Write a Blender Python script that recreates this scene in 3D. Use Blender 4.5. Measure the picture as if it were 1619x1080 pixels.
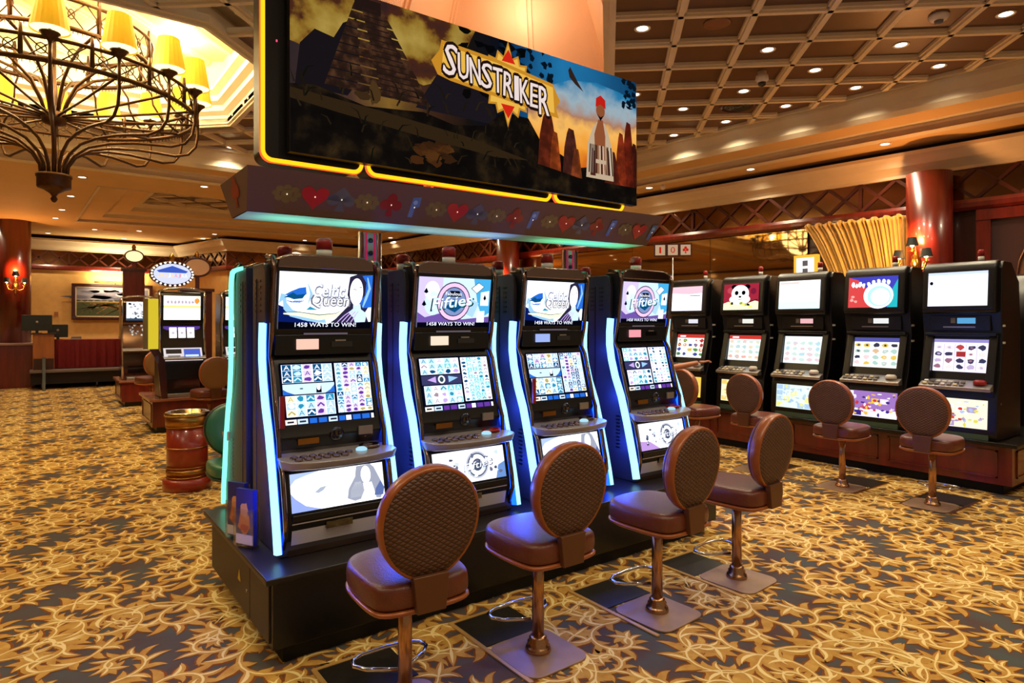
import bpy, bmesh, math, random
from mathutils import Vector, Matrix
from mathutils.geometry import tessellate_polygon
R = math.radians; PI = math.pi
S = bpy.context.scene
COL = S.collection
for o in list(bpy.data.objects): bpy.data.objects.remove(o)

# ------------------------------------------------------------------ camera
cam = bpy.data.objects.new('camera', bpy.data.cameras.new('camera'))
COL.objects.link(cam)
cam.location = (0, 0, 1.6)
cam.rotation_euler = (R(90), 0, R(53.5 - 90))
cam.data.sensor_width = 36
cam.data.lens = 1015 / 1619 * 36
cam.data.shift_y = -30 / 1619
cam.data.clip_end = 100
S.camera = cam
# ------------------------------------------------------------------ world, exposure
w = bpy.data.worlds.new('world'); S.world = w; w.use_nodes = True
bg = w.node_tree.nodes['Background']
bg.inputs[0].default_value = (1.0, 0.74, 0.46, 1); bg.inputs[1].default_value = .20
S.view_settings.view_transform = 'Standard'; S.view_settings.look = 'None'
S.view_settings.gamma = 1; S.view_settings.use_curve_mapping = False
S.view_settings.exposure = 0.15
DOWN_W = 84.0      # watts of a downlight
COVE_W = 95.0
NEON_W = 4.6     # watts of blue glow beside each neon strip

def lamp(name, kind, loc, power, color, size=0.1, rot=None, angle=None, blend=.6, sy=None):
    l = bpy.data.lights.new(name, kind); l.energy = power; l.color = color
    if kind == 'AREA':
        l.size = size
        if sy: l.shape = 'RECTANGLE'; l.size_y = sy
    else: l.shadow_soft_size = size
    if kind == 'SPOT': l.spot_size = angle; l.spot_blend = blend
    o = bpy.data.objects.new(name, l); o.location = loc
    if rot: o.rotation_euler = rot
    COL.objects.link(o); return o

# ------------------------------------------------------------------ materials
def srgb(c):
    return tuple(((v / 255) / 12.92 if v / 255 <= .04045 else ((v / 255 + .055) / 1.055) ** 2.4) for v in c)
MATS = {}
def mat(name, col, rough=.5, metal=0, noise=0, nscale=20, coat=0, bump=0, bscale=60, spec=.5, trans=0, alpha=1, stretch=None, col2=None, sheen=0):
    if name in MATS: return MATS[name]
    m = bpy.data.materials.new(name); m.use_nodes = True
    nt = m.node_tree; b = nt.nodes['Principled BSDF']
    c = srgb(col)
    b.inputs['Base Color'].default_value = (*c, 1)
    b.inputs['Roughness'].default_value = rough; b.inputs['Metallic'].default_value = metal
    b.inputs['Coat Weight'].default_value = coat; b.inputs['Specular IOR Level'].default_value = spec
    b.inputs['Transmission Weight'].default_value = trans; b.inputs['Alpha'].default_value = alpha
    if sheen: b.inputs['Sheen Weight'].default_value = sheen
    if noise or bump:
        tc = nt.nodes.new('ShaderNodeTexCoord'); mp = nt.nodes.new('ShaderNodeMapping')
        nt.links.new(tc.outputs['Object'], mp.inputs[0])
        if stretch: mp.inputs['Scale'].default_value = stretch
    if noise:
        n = nt.nodes.new('ShaderNodeTexNoise'); n.inputs['Scale'].default_value = nscale; n.inputs['Detail'].default_value = 5
        nt.links.new(mp.outputs[0], n.inputs['Vector'])
        r = nt.nodes.new('ShaderNodeValToRGB')
        r.color_ramp.elements[0].position = .3; r.color_ramp.elements[1].position = .7
        c2 = srgb(col2) if col2 else tuple(v * (1 - noise) for v in c)
        r.color_ramp.elements[0].color = (*c2, 1); r.color_ramp.elements[1].color = (*c, 1)
        nt.links.new(n.outputs['Fac'], r.inputs[0]); nt.links.new(r.outputs[0], b.inputs['Base Color'])
    if bump:
        n = nt.nodes.new('ShaderNodeTexNoise'); n.inputs['Scale'].default_value = bscale
        nt.links.new(mp.outputs[0], n.inputs['Vector'])
        bp = nt.nodes.new('ShaderNodeBump'); bp.inputs['Strength'].default_value = bump; bp.inputs['Distance'].default_value = .01
        nt.links.new(n.outputs['Fac'], bp.inputs['Height']); nt.links.new(bp.outputs[0], b.inputs['Normal'])
    MATS[name] = m; return m
def em(col, s=1.0, name=None):
    k = name or 'lit_%d_%d_%d_%g' % (*col, s)
    if k in MATS: return MATS[k]
    m = bpy.data.materials.new(k); m.use_nodes = True; nt = m.node_tree
    nt.nodes.clear(); o = nt.nodes.new('ShaderNodeOutputMaterial'); e = nt.nodes.new('ShaderNodeEmission')
    e.inputs[0].default_value = (*srgb(col), 1); e.inputs[1].default_value = s
    nt.links.new(e.outputs[0], o.inputs[0]); MATS[k] = m; return m
def em_ramp(name, stops, s=1.0, axis='X', noise=.2, nscale=3, size=1.0, base=0.0, detail=6):
    """lit display picture: colour ramp along an object axis disturbed by noise"""
    m = bpy.data.materials.new(name); m.use_nodes = True; nt = m.node_tree
    nt.nodes.clear(); o = nt.nodes.new('ShaderNodeOutputMaterial'); e = nt.nodes.new('ShaderNodeEmission')
    tc = nt.nodes.new('ShaderNodeTexCoord'); sp = nt.nodes.new('ShaderNodeSeparateXYZ')
    nt.links.new(tc.outputs['Object'], sp.inputs[0])
    n = nt.nodes.new('ShaderNodeTexNoise'); n.inputs['Scale'].default_value = nscale; n.inputs['Detail'].default_value = detail
    nt.links.new(tc.outputs['Object'], n.inputs['Vector'])
    a = nt.nodes.new('ShaderNodeMath'); a.operation = 'MULTIPLY_ADD'; a.inputs[1].default_value = 1 / size; a.inputs[2].default_value = base
    nt.links.new(sp.outputs[axis], a.inputs[0])
    b = nt.nodes.new('ShaderNodeMath'); b.operation = 'SUBTRACT'; b.inputs[1].default_value = .5
    nt.links.new(n.outputs['Fac'], b.inputs[0])
    c = nt.nodes.new('ShaderNodeMath'); c.operation = 'MULTIPLY_ADD'; c.inputs[1].default_value = noise * 2
    nt.links.new(b.outputs[0], c.inputs[0]); nt.links.new(a.outputs[0], c.inputs[2])
    r = nt.nodes.new('ShaderNodeValToRGB'); els = r.color_ramp.elements
    els[0].position = stops[0][0]; els[0].color = (*srgb(stops[0][1]), 1)
    els[1].position = stops[-1][0]; els[1].color = (*srgb(stops[-1][1]), 1)
    for p, cc in stops[1:-1]:
        q = els.new(p); q.color = (*srgb(cc), 1)
    nt.links.new(c.outputs[0], r.inputs[0]); nt.links.new(r.outputs[0], e.inputs[0]); e.inputs[1].default_value = s
    nt.links.new(e.outputs[0], o.inputs[0]); MATS[name] = m; return m

CREAM = mat('cream_plaster', (228, 210, 178), .6, noise=.08, nscale=3)
TAN = mat('tan_ceiling_paint', (222, 184, 124), .7, noise=.06, nscale=2)
BROWN = mat('brown_coffer_panel', (104, 70, 42), .38, noise=.25, nscale=1.5)
WOODRED = mat('red_mahogany', (112, 28, 16), .3, noise=.45, nscale=6, stretch=(3, 3, .3), coat=.4)
WOODDK = mat('dark_mahogany', (64, 20, 14), .35, noise=.4, nscale=6, stretch=(3, 3, .4), coat=.3)
BLACK = mat('black_lacquer', (11, 8, 7), .32, noise=.2)
BLKPL = mat('black_plastic', (7, 7, 8), .35)
BLKGL = mat('black_glass', (8, 8, 10), .08, coat=1)
SIDE = mat('cabinet_side_steel', (50, 45, 46), .42, noise=.15, nscale=8)
CHROME = mat('chrome', (205, 200, 196), .12, 1)
DKCHR = mat('dark_chrome', (140, 116, 106), .16, 1)
STEEL = mat('brushed_steel', (176, 170, 166), .35, .8)
BRASS = mat('antique_brass', (176, 128, 62), .3, 1)
BRONZE = mat('dark_bronze', (92, 62, 40), .38, .8, noise=.3, nscale=30)
LEATHER = mat('brown_leather', (104, 50, 34), .32, noise=.2, nscale=30, bump=.15, bscale=150)
RIM = mat('stool_wooden_rim', (158, 82, 34), .3, noise=.25, nscale=12, coat=.3)
STOOLMET = mat('bronzed_steel_post', (188, 144, 108), .25, 1)
PLATE = mat('brown_floor_plate', (158, 126, 100), .42, .25, noise=.15, nscale=15)
HATCH = mat('dark_floor_hatch', (48, 42, 34), .4, .3, noise=.2)
GREEN = mat('green_leather', (52, 110, 80), .35)
GREEND = mat('dark_green_leather', (22, 48, 36), .4)
REDPL = mat('red_plastic', (150, 22, 22), .35)
WHTPL = mat('white_plastic', (225, 218, 210), .4)
MIRROR = mat('bronze_mirror', (205, 172, 128), .03, 1)
MIRDK = mat('dark_bronze_mirror', (120, 88, 62), .12, 1)
GOLDCL = mat('gold_curtain_silk', (206, 156, 62), .42, noise=.2, nscale=9, stretch=(6, 6, .4), sheen=.3)
REDCL = mat('red_velvet_cloth', (120, 8, 14), .75, noise=.2, nscale=12)
DAMASK = mat('gold_damask_wallpaper', (214, 164, 92), .6, noise=.16, nscale=5)
REDPAINT = mat('orange_red_enamel', (158, 48, 22), .28, noise=.12, coat=.5)
SKIN = mat('skin', (176, 112, 78), .5, noise=.08)
SHIRT = mat('brown_shirt', (96, 64, 44), .8)
TROUSER = mat('dark_trousers', (30, 30, 38), .8)
HAIR = mat('dark_hair', (26, 18, 14), .6)

# quilted lattice on the stool backs: brown vinyl with a diamond relief
def quilt():
    m = mat('quilted_brown_fabric', (112, 76, 54), .55)
    nt = m.node_tree; b = nt.nodes['Principled BSDF']
    tc = nt.nodes.new('ShaderNodeTexCoord'); sp = nt.nodes.new('ShaderNodeSeparateXYZ'); nt.links.new(tc.outputs['Object'], sp.inputs[0])
    def band(sgn):
        a = nt.nodes.new('ShaderNodeMath'); a.operation = 'MULTIPLY_ADD'; a.inputs[1].default_value = sgn * .62
        nt.links.new(sp.outputs['X'], a.inputs[0]); nt.links.new(sp.outputs['Z'], a.inputs[2])
        k = nt.nodes.new('ShaderNodeMath'); k.operation = 'MULTIPLY'; k.inputs[1].default_value = 300; nt.links.new(a.outputs[0], k.inputs[0])
        s_ = nt.nodes.new('ShaderNodeMath'); s_.operation = 'SINE'; nt.links.new(k.outputs[0], s_.inputs[0]); return s_
    a, c = band(1), band(-1)
    mx = nt.nodes.new('ShaderNodeMath'); mx.operation = 'MAXIMUM'; nt.links.new(a.outputs[0], mx.inputs[0]); nt.links.new(c.outputs[0], mx.inputs[1])
    r = nt.nodes.new('ShaderNodeValToRGB'); r.color_ramp.elements[0].position = .55; r.color_ramp.elements[1].position = .95
    r.color_ramp.elements[0].color = (*srgb((96, 62, 44)), 1); r.color_ramp.elements[1].color = (*srgb((50, 28, 20)), 1)
    nt.links.new(mx.outputs[0], r.inputs[0]); nt.links.new(r.outputs[0], b.inputs['Base Color'])
    bp = nt.nodes.new('ShaderNodeBump'); bp.inputs['Strength'].default_value = .5; bp.inputs['Distance'].default_value = .004; bp.invert = True
    nt.links.new(mx.outputs[0], bp.inputs['Height']); nt.links.new(bp.outputs[0], b.inputs['Normal'])
    return m
QUILT = quilt()

# ------------------------------------------------------------------ mesh helper
class MB:
    def __init__(s): s.v = []; s.f = []; s.mi = []; s.mats = []; s.sm = []
    def m(s, mt):
        if mt not in s.mats: s.mats.append(mt)
        return s.mats.index(mt)
    def add(s, vs, fs, mt, sm=False):
        b = len(s.v); s.v += [tuple(p) for p in vs]; i = s.m(mt)
        for f in fs: s.f.append([b + k for k in f]); s.mi.append(i); s.sm.append(sm)
        return s
    def box(s, x0, x1, y0, y1, z0, z1, mt):
        v = [(x, y, z) for z in (z0, z1) for y in (y0, y1) for x in (x0, x1)]
        return s.add(v, [(0, 2, 3, 1), (4, 5, 7, 6), (0, 1, 5, 4), (2, 6, 7, 3), (0, 4, 6, 2), (1, 3, 7, 5)], mt)
    def prism(s, poly, axis, a, b, mt):
        """poly of 2-D points; axis 'x': points are (y,z); 'z': (x,y); 'y': (x,z)"""
        def P(p, t):
            return (t, p[0], p[1]) if axis == 'x' else ((p[0], t, p[1]) if axis == 'y' else (p[0], p[1], t))
        n = len(poly); v = [P(p, a) for p in poly] + [P(p, b) for p in poly]
        f = [list(range(n))[::-1], list(range(n, 2 * n))] + [(i, (i + 1) % n, n + (i + 1) % n, n + i) for i in range(n)]
        return s.add(v, f, mt)
    def tube(s, pts, r, mt, n=8, closed=False, flat=None):
        pts = [Vector(p) for p in pts]; N = len(pts); vs = []; prev = None
        for i, p in enumerate(pts):
            if closed: t = (pts[(i + 1) % N] - pts[i - 1])
            else: t = pts[min(i + 1, N - 1)] - pts[max(i - 1, 0)]
            t.normalize()
            if prev is None:
                a = Vector((0, 0, 1)) if abs(t.z) < .9 else Vector((1, 0, 0))
                u = t.cross(a).normalized()
            else:
                u = (prev - t * prev.dot(t)).normalized()
            prev = u; q = t.cross(u); rr = r[i] if isinstance(r, (list, tuple)) else r
            for k in range(n):
                an = 2 * PI * k / n; vs.append(p + (u * math.cos(an) + q * math.sin(an)) * rr)
        fs = []
        for i in range(N if closed else N - 1):
            j = (i + 1) % N
            for k in range(n): fs.append((i * n + k, i * n + (k + 1) % n, j * n + (k + 1) % n, j * n + k))
        if not closed: fs += [tuple(range(n))[::-1], tuple(range((N - 1) * n, N * n))]
        return s.add(vs, fs, mt, True)
    def lathe(s, prof, mt, n=24, c=(0, 0, 0), sx=1, sy=1):
        vs = []
        for r, z in prof:
            for k in range(n):
                a = 2 * PI * k / n; vs.append((c[0] + r * sx * math.cos(a), c[1] + r * sy * math.sin(a), c[2] + z))
        fs = [(i * n + k, i * n + (k + 1) % n, (i + 1) * n + (k + 1) % n, (i + 1) * n + k) for i in range(len(prof) - 1) for k in range(n)]
        fs += [tuple(range(n))[::-1], tuple(range((len(prof) - 1) * n, len(prof) * n))]
        return s.add(vs, fs, mt, True)
    def quad(s, a, b, c, d, mt): return s.add([a, b, c, d], [(0, 1, 2, 3)], mt)
    def holed(s, outer, holes, z, mt, down=True):
        loops = [[Vector((x, y, z)) for x, y in L] for L in [outer] + holes]
        fl = [p for L in loops for p in L]
        for t in tessellate_polygon(loops):
            a, b, c = [fl[i] for i in t]
            nz = (b - a).cross(c - a).z
            if (nz > 0) == down: a, c = c, a
            s.add([a, b, c], [(0, 1, 2)], mt)
        return s
    def xf(s, M):
        s.v = [tuple(M @ Vector(p)) for p in s.v]; return s
    def build(s, name, parent=None, bevel=0, seg=2, sub=0, label=None, kind=None, smooth_all=False):
        me = bpy.data.meshes.new(name); me.from_pydata(s.v, [], s.f)
        for mt in s.mats: me.materials.append(mt)
        me.polygons.foreach_set('material_index', s.mi)
        me.polygons.foreach_set('use_smooth', [True] * len(s.f) if smooth_all else s.sm)
        me.update()
        o = bpy.data.objects.new(name, me); COL.objects.link(o)
        if parent: o.parent = parent
        if bevel:
            md = o.modifiers.new('bevel', 'BEVEL'); md.width = bevel; md.segments = seg; md.limit_method = 'ANGLE'; md.angle_limit = R(35)
            me.polygons.foreach_set('use_smooth', [True] * len(s.f))
            wn = o.modifiers.new('wn', 'WEIGHTED_NORMAL'); wn.keep_sharp = True
        if sub:
            md = o.modifiers.new('sub', 'SUBSURF'); md.levels = sub; md.render_levels = sub
            me.polygons.foreach_set('use_smooth', [True] * len(s.f))
        if label: o['label'] = label
        if kind: o['kind'] = kind
        return o
def tag(o, label, cat, group=None):
    o['label'] = label; o['category'] = cat
    if group: o['group'] = group
    return o
def thing(name, label, cat, loc=(0, 0, 0), rz=0, group=None):
    o = bpy.data.objects.new(name, None); COL.objects.link(o); o.empty_display_size = .1
    o.location = loc; o.rotation_euler = (0, 0, rz)
    return tag(o, label, cat, group)
def struct(mb, name, **k):
    o = mb.build(name, **k); o['kind'] = 'structure'; return o
KIDS = {}
def copy_tree(o, loc=None, rz=None, label=None, parent=None, group=None):
    c = o.copy(); COL.objects.link(c)
    if parent: c.parent = parent
    if loc is not None: c.location = loc
    if rz is not None: c.rotation_euler = (0, 0, rz)
    if label: c['label'] = label
    if group: c['group'] = group
    for ch in [x for x in bpy.data.objects if x.parent == o]: copy_tree(ch, parent=c)
    return c

# ------------------------------------------------------------------ flat artwork on screens
TX = {}
def text_geo(t):
    if t in TX: return TX[t]
    cu = bpy.data.curves.new('t', 'FONT'); cu.body = t; cu.size = 1; cu.resolution_u = 2
    o = bpy.data.objects.new('t', cu); COL.objects.link(o)
    dg = bpy.context.evaluated_depsgraph_get(); dg.update()
    me = bpy.data.meshes.new_from_object(o.evaluated_get(dg))
    vs = [(v.co.x, v.co.y) for v in me.vertices]; fs = [tuple(p.vertices) for p in me.polygons]
    bpy.data.objects.remove(o); bpy.data.curves.remove(cu); bpy.data.meshes.remove(me)
    xs = [v[0] for v in vs]; ys = [v[1] for v in vs]; x0, x1, y0, y1 = min(xs), max(xs), min(ys), max(ys)
    vs = [((x - (x0 + x1) / 2), (y - (y0 + y1) / 2)) for x, y in vs]
    TX[t] = (vs, fs, x1 - x0, y1 - y0); return TX[t]
class Art:
    """2-D picture in a w x h field, emitted as thin layers"""
    def __init__(s, w, h, step=.0005): s.w = w; s.h = h; s.it = []; s.step = step
    def poly(s, pts, mt, L=1): s.it.append(([(p[0] * s.w, p[1] * s.h) for p in pts], [list(range(len(pts)))], mt, L)); return s
    def rect(s, x0, y0, x1, y1, mt, L=1): return s.poly([(x0, y0), (x1, y0), (x1, y1), (x0, y1)], mt, L)
    def ell(s, cx, cy, rx, ry, mt, L=1, n=24, a0=0, a1=360):
        p = [(cx + rx * math.cos(R(a0 + (a1 - a0) * k / n)), cy + ry * math.sin(R(a0 + (a1 - a0) * k / n))) for k in range(n + (a1 - a0 < 360))]
        return s.poly(p, mt, L)
    def text(s, t, cx, cy, wd, hg, mt, L=5, shear=0, rot=0):
        vs, fs, tw, th = text_geo(t); out = []
        for x, y in vs:
            X = x / tw * wd * s.w; Y = y / th * hg * s.h; X += Y * shear
            c, d = math.cos(rot), math.sin(rot)
            out.append((cx * s.w + X * c - Y * d, cy * s.h + X * d + Y * c))
        s.it.append((out, fs, mt, L)); return s
    def stroke(s, pts, wd, mt, L=2):
        P = [Vector((p[0] * s.w, p[1] * s.h)) for p in pts]; A = []; B = []
        for i, p in enumerate(P):
            t = P[min(i + 1, len(P) - 1)] - P[max(i - 1, 0)]; t.normalize(); n = Vector((-t.y, t.x))
            k = wd[i] if isinstance(wd, (list, tuple)) else wd
            A.append(tuple(p + n * k * s.h / 2)); B.append(tuple(p - n * k * s.h / 2))
        n = len(P); s.it.append((A + B, [(i, n + i, n + i + 1, i + 1) for i in range(n - 1)], mt, L)); return s
    def clip(s):
        s.it = [([(min(s.w, max(0, x)), min(s.h, max(0, y))) for x, y in pts], fs, mt, L) for pts, fs, mt, L in s.it]; return s
    def put(s, mb, o, U, V):
        o = Vector(o); U = Vector(U).normalized(); V = Vector(V).normalized(); N = U.cross(V)
        for pts, fs, mt, L in s.it:
            mb.add([o + U * x + V * y + N * (L * s.step) for x, y in pts], fs, mt)
        return mb
def blob(cx, cy, rx, ry, rnd, n=18, j=.2):
    return [(cx + rx * (1 + rnd.uniform(-j, j)) * math.cos(2 * PI * k / n), cy + ry * (1 + rnd.uniform(-j, j)) * math.sin(2 * PI * k / n)) for k in range(n)]

# ================================================================== FLOOR
def carpet():
    T = 1.2; NX, NY = 19, 22
    rnd = random.Random(11)
    C0 = mat('carpet_ground', (78, 84, 80), .95, noise=1, nscale=5, col2=(88, 66, 60), spec=.1)
    C1 = mat('carpet_rust', (128, 72, 30), .95, spec=.1)
    C2 = mat('carpet_gold', (200, 158, 78), .95, noise=.2, nscale=14, col2=(172, 122, 54), spec=.1)
    C3 = mat('carpet_pale_gold', (232, 206, 138), .95, spec=.1)
    b = MB()
    b.quad((0, 0, 0), (T, 0, 0), (T, T, 0), (0, T, 0), C0)
    cnt = [0]
    def Z(L): cnt[0] += 1; return .0003 + L * .0012 + (cnt[0] % 29) * .00004
    def lobe(x, y, a, ln, wd, curl, hi=True):
        for L, (ks, kw, mt) in enumerate(((1.04, 1.5, C1), (1, 1, C2), (.85, .36, C3))):
            if L == 2 and not hi: continue
            l2 = ln * ks; w2 = wd * kw; A = []; B = []; px, py = x, y; N = 6
            for i, p in enumerate((.35, .75, 1, .95, .7, .35)):
                an = a + curl * i / N
                nx, ny = -math.sin(an), math.cos(an)
                A.append((px + nx * w2 * p / 2, py + ny * w2 * p / 2)); B.append((px - nx * w2 * p / 2, py - ny * w2 * p / 2))
                px += l2 / N * math.cos(an + curl / N / 2); py += l2 / N * math.sin(an + curl / N / 2)
            P = B + [(px, py)] + A[::-1]; z = Z(L)
            b.add([(qx, qy, z) for qx, qy in P], [tuple(range(len(P)))], mt)
    def ribbon(pts, w0, w1):
        n = len(pts)
        for L, (k, mt) in enumerate(((1.5, C1), (1, C2), (.28, C3))):
            vs = []; z = Z(L) + .0001
            for i, (x, y) in enumerate(pts):
                x2, y2 = pts[min(i + 1, n - 1)]; x1, y1 = pts[max(i - 1, 0)]
                d = math.hypot(x2 - x1, y2 - y1) or 1; nx, ny = -(y2 - y1) / d, (x2 - x1) / d
                ww = (w0 + (w1 - w0) * i / (n - 1)) * k / 2
                vs += [(x + nx * ww, y + ny * ww, z), (x - nx * ww, y - ny * ww, z)]
            b.add(vs, [(2 * i, 2 * i + 1, 2 * i + 3, 2 * i + 2) for i in range(n - 1)], mt)
    def scroll(cx, cy, r0, a0, s, turns=5.0, tl=1.5):
        r0 *= 1.28; pts = []
        for i in range(20):
            t = i / 19; a = a0 + s * t * turns; r = r0 * (1 - .74 * t ** .9)
            pts.append((cx + r * math.cos(a), cy + r * math.sin(a)))
        ax, ay = pts[0]; an0 = math.atan2(ay - pts[1][1], ax - pts[1][0]); tail = []; px, py = ax, ay; st = r0 * tl / 7
        for i in range(7):
            an0 += s * .17; px += st * math.cos(an0); py += st * math.sin(an0); tail.append((px, py))
        P = tail[::-1] + pts; ribbon(P, .024, .044); n = len(P)
        def tan(i): return math.atan2(P[min(i + 1, n - 1)][1] - P[i - 1][1], P[min(i + 1, n - 1)][0] - P[i - 1][0])
        for i in range(1, n - 2):
            k = (1 - .45 * max(0, i - 7) / (n - 7)); x, y = P[i]; an = tan(i)
            if i % 2 == 0: lobe(x, y, an - s * .35, r0 * rnd.uniform(.75, 1.1) * k, r0 * .27 * k, -s * rnd.uniform(.9, 1.6), hi=(i % 4 == 0))
            if i % 3 == 1: lobe(x, y, an + s * .35, r0 * rnd.uniform(.42, .62) * k, r0 * .22 * k, s * rnd.uniform(1.0, 1.9), hi=False)
        x, y = P[-1]; an = tan(n - 1)
        for j in range(-2, 3): lobe(x, y, an + s * .5 + j * .5, r0 * (.62 - .06 * abs(j)), r0 * .23, j * .7 + s * .4, hi=(j % 2 == 0))
        x, y = P[0]; an = math.atan2(P[0][1] - P[1][1], P[0][0] - P[1][0])
        for j in range(-2, 3): lobe(x, y, an + j * .42, r0 * (.85 - .08 * abs(j)), r0 * .22, j * .8, hi=(j % 2 == 0))
    for cx, cy, r, a, s, tl in ((.27, .27, .185, .4, 1, 1.7), (.80, .22, .17, 3.3, -1, 1.4), (.55, .72, .18, 2.0, 1, 1.5), (1.02, .72, .175, 5.4, -1, 1.6),
                            (.12, .72, .16, 4.2, -1, 1.2), (.76, 1.08, .14, 1.0, 1, 1.3), (.30, 1.08, .13, 0.2, -1, 1.2), (1.12, .38, .11, 2.6, 1, 1.2), (1.10, 1.10, .12, 4.6, 1, 1.2), (.54, .40, .11, 4.0, -1, 1.0), (.47, .16, .10, 1.5, -1, 1.0), (.56, .98, .10, 3, 1, 1.0), (.78, .50, .10, 5, 1, .9)):
        scroll(cx, cy, r, a, s, tl=tl)
    o = b.build('floor'); o['kind'] = 'structure'
    o.location = (-8.0, -3.6, 0)
    for k, (n, off) in enumerate(((NX, (T, 0, 0)), (NY, (0, T, 0)))):
        a = o.modifiers.new('rep%d' % k, 'ARRAY'); a.count = n; a.use_relative_offset = False
        a.use_constant_offset = True; a.constant_offset_displace = off
carpet()

# ================================================================== WALLS
D0 = Vector((-.1, 1)).normalized(); B0 = Vector((10.2, 4))      # right wall leans a little off square
def wp(s, n): return (B0.x + D0.x * s - D0.y * n, B0.y + D0.y * s + D0.x * n)
def sweep(path, prof, mt, mb=None):
    """path: list of 2-D points, interior on the LEFT of travel; prof: list of (n inward, z)"""
    mb = mb or MB(); rows = []
    for i, p in enumerate(path):
        p = Vector(p); dirs = []
        if i > 0: dirs.append((p - Vector(path[i - 1])).normalized())
        if i < len(path) - 1: dirs.append((Vector(path[i + 1]) - p).normalized())
        ns = [Vector((-d.y, d.x)) for d in dirs]
        n = ns[0] if len(ns) == 1 else (ns[0] + ns[1]).normalized()
        k = 1 / max(.35, n.dot(ns[0]))
        rows.append([(p.x + n.x * k * a, p.y + n.y * k * a, z) for a, z in prof])
    m = len(prof); vs = [q for r in rows for q in r]
    fs = [(i * m + j, (i + 1) * m + j, (i + 1) * m + j + 1, i * m + j + 1) for i in range(len(rows) - 1) for j in range(m - 1)]
    return mb.add(vs, fs, mt)
RW0 = wp(-8, 0); RW1 = wp(16.2, 0)
PATH = [RW0, RW1, (4.5, RW1[1]), (3.7, 23.0), (-9.5, 23.0), (-9.5, -4)]
CROWN = [(.02, 3.70), (.07, 3.70), (.08, 3.74), (.12, 3.78), (.20, 3.84), (.26, 3.93), (.30, 3.97), (.30, 4.02), (.16, 4.03)]
DARKGAP = [(.16, 4.03), (.06, 4.06), (.06, 4.12)]
def lattice(mb, a, b, z0, z1, n, mt, inset=.02):
    """criss-cross battens on the frieze between plan points a and b"""
    a = Vector(a); b = Vector(b); d = (b - a); L = d.length; d.normalize(); nn = Vector((-d.y, d.x))
    def P(s, z, k): q = a + d * s + nn * (inset + k); return (q.x, q.y, z)
    w = L / n; t = .022
    def bar(s0, za, s1, zb):
        sl = Vector((s1 - s0, zb - za)).normalized(); px, pz = -sl.y * t, sl.x * t
        v = []
        for k in (0, .03): v += [P(s0 + px, za + pz, k), P(s0 - px, za - pz, k), P(s1 - px, zb - pz, k), P(s1 + px, zb + pz, k)]
        mb.add(v, [(4, 5, 6, 7), (0, 1, 5, 4), (3, 7, 6, 2), (0, 4, 7, 3), (1, 2, 6, 5)], mt)
    for i in range(n):
        bar(i * w, z0, (i + 1) * w, z1); bar(i * w, z1, (i + 1) * w, z0)
        if i % 6 == 0: bar(i * w + .01, z0, i * w, z1)
def wall(name, a, b, mt, zt=4.12, z0=0):
    m = MB(); m.add([(*a, z0), (*b, z0), (*b, zt), (*a, zt)], [(0, 1, 2, 3)], mt); return struct(m, name)
# right wall: frieze, mirrors below
wall('wall_right', wp(-8, -.03), wp(16.2, -.03), WOODDK)
wall('wall_back_right', (RW1[0], RW1[1]), (4.5, RW1[1]), DAMASK)
wall('wall_back_corner', (4.5, RW1[1]), (3.7, 23.0), DAMASK)
wall('wall_back', (3.7, 23.0), (-9.5, 23.0), DAMASK)
wall('wall_left', (-9.5, 23.0), (-9.5, -4), DAMASK)
struct(sweep(PATH, CROWN, CREAM), 'trim_crown')
struct(sweep(PATH, DARKGAP, mat('shadow_gap_paint', (20, 12, 8), .8)), 'trim_shadow_gap')
struct(sweep(PATH, [(.02, 3.28), (.02, 3.70)], MIRDK), 'trim_frieze_panel')
struct(sweep(PATH, [(.0, 3.13), (.07, 3.13), (.09, 3.17), (.09, 3.23), (.07, 3.28), (.0, 3.28)], WOODRED), 'trim_frieze_rail')
LT = MB(); LM = mat('lattice_batten', (74, 30, 18), .35, coat=.3)
for i in range(len(PATH) - 1):
    L = (Vector(PATH[i + 1]) - Vector(PATH[i])).length
    lattice(LT, PATH[i], PATH[i + 1], 3.28, 3.70, max(2, round(L / .48)), LM)
struct(LT, 'trim_frieze_lattice')
struct(sweep([(3.7, 23.0), (-9.5, 23.0)], [(.0, 0), (.06, 0), (.06, .95), (.09, .97), (.09, 1.03), (0, 1.03)], WOODDK), 'trim_dado_back')
# mirror sheets on the right wall
def on_wall(s, n, rz=0): x, y = wp(s, n); return (x, y, 0), math.atan2(D0.y, D0.x) + PI / 2   # local -y looks into the room? (set below)
WROT = math.atan2(-D0.x, D0.y) - PI / 2       # local -y faces the room, local +x runs towards the camera end
seams = [-7.9, -3.4, 1.52, 3.27, 5.02, 6.77, 8.5, 10.25, 12, 13.75, 15.9]
for i in range(2, len(seams) - 1):
    a, b2 = seams[i], seams[i + 1]
    if i == 2: lab = 'bronze mirror sheet at the edge of the gold curtain'
    else: lab = 'bronze mirror sheet on the right wall, number %s from the gold curtain' % ['', 'two', 'three', 'four', 'five', 'six', 'seven', 'eight'][i - 2]
    x, y = wp((a + b2) / 2, .0); hw = (b2 - a) / 2 - .004
    o = MB().box(-hw, hw, -.015, 0, .9, 3.12, MIRROR).build('wall_mirror'); o.location = (x, y, 0); o.rotation_euler = (0, 0, WROT)
    tag(o, lab, 'mirror', 'mirror sheets on the right wall')

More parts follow.
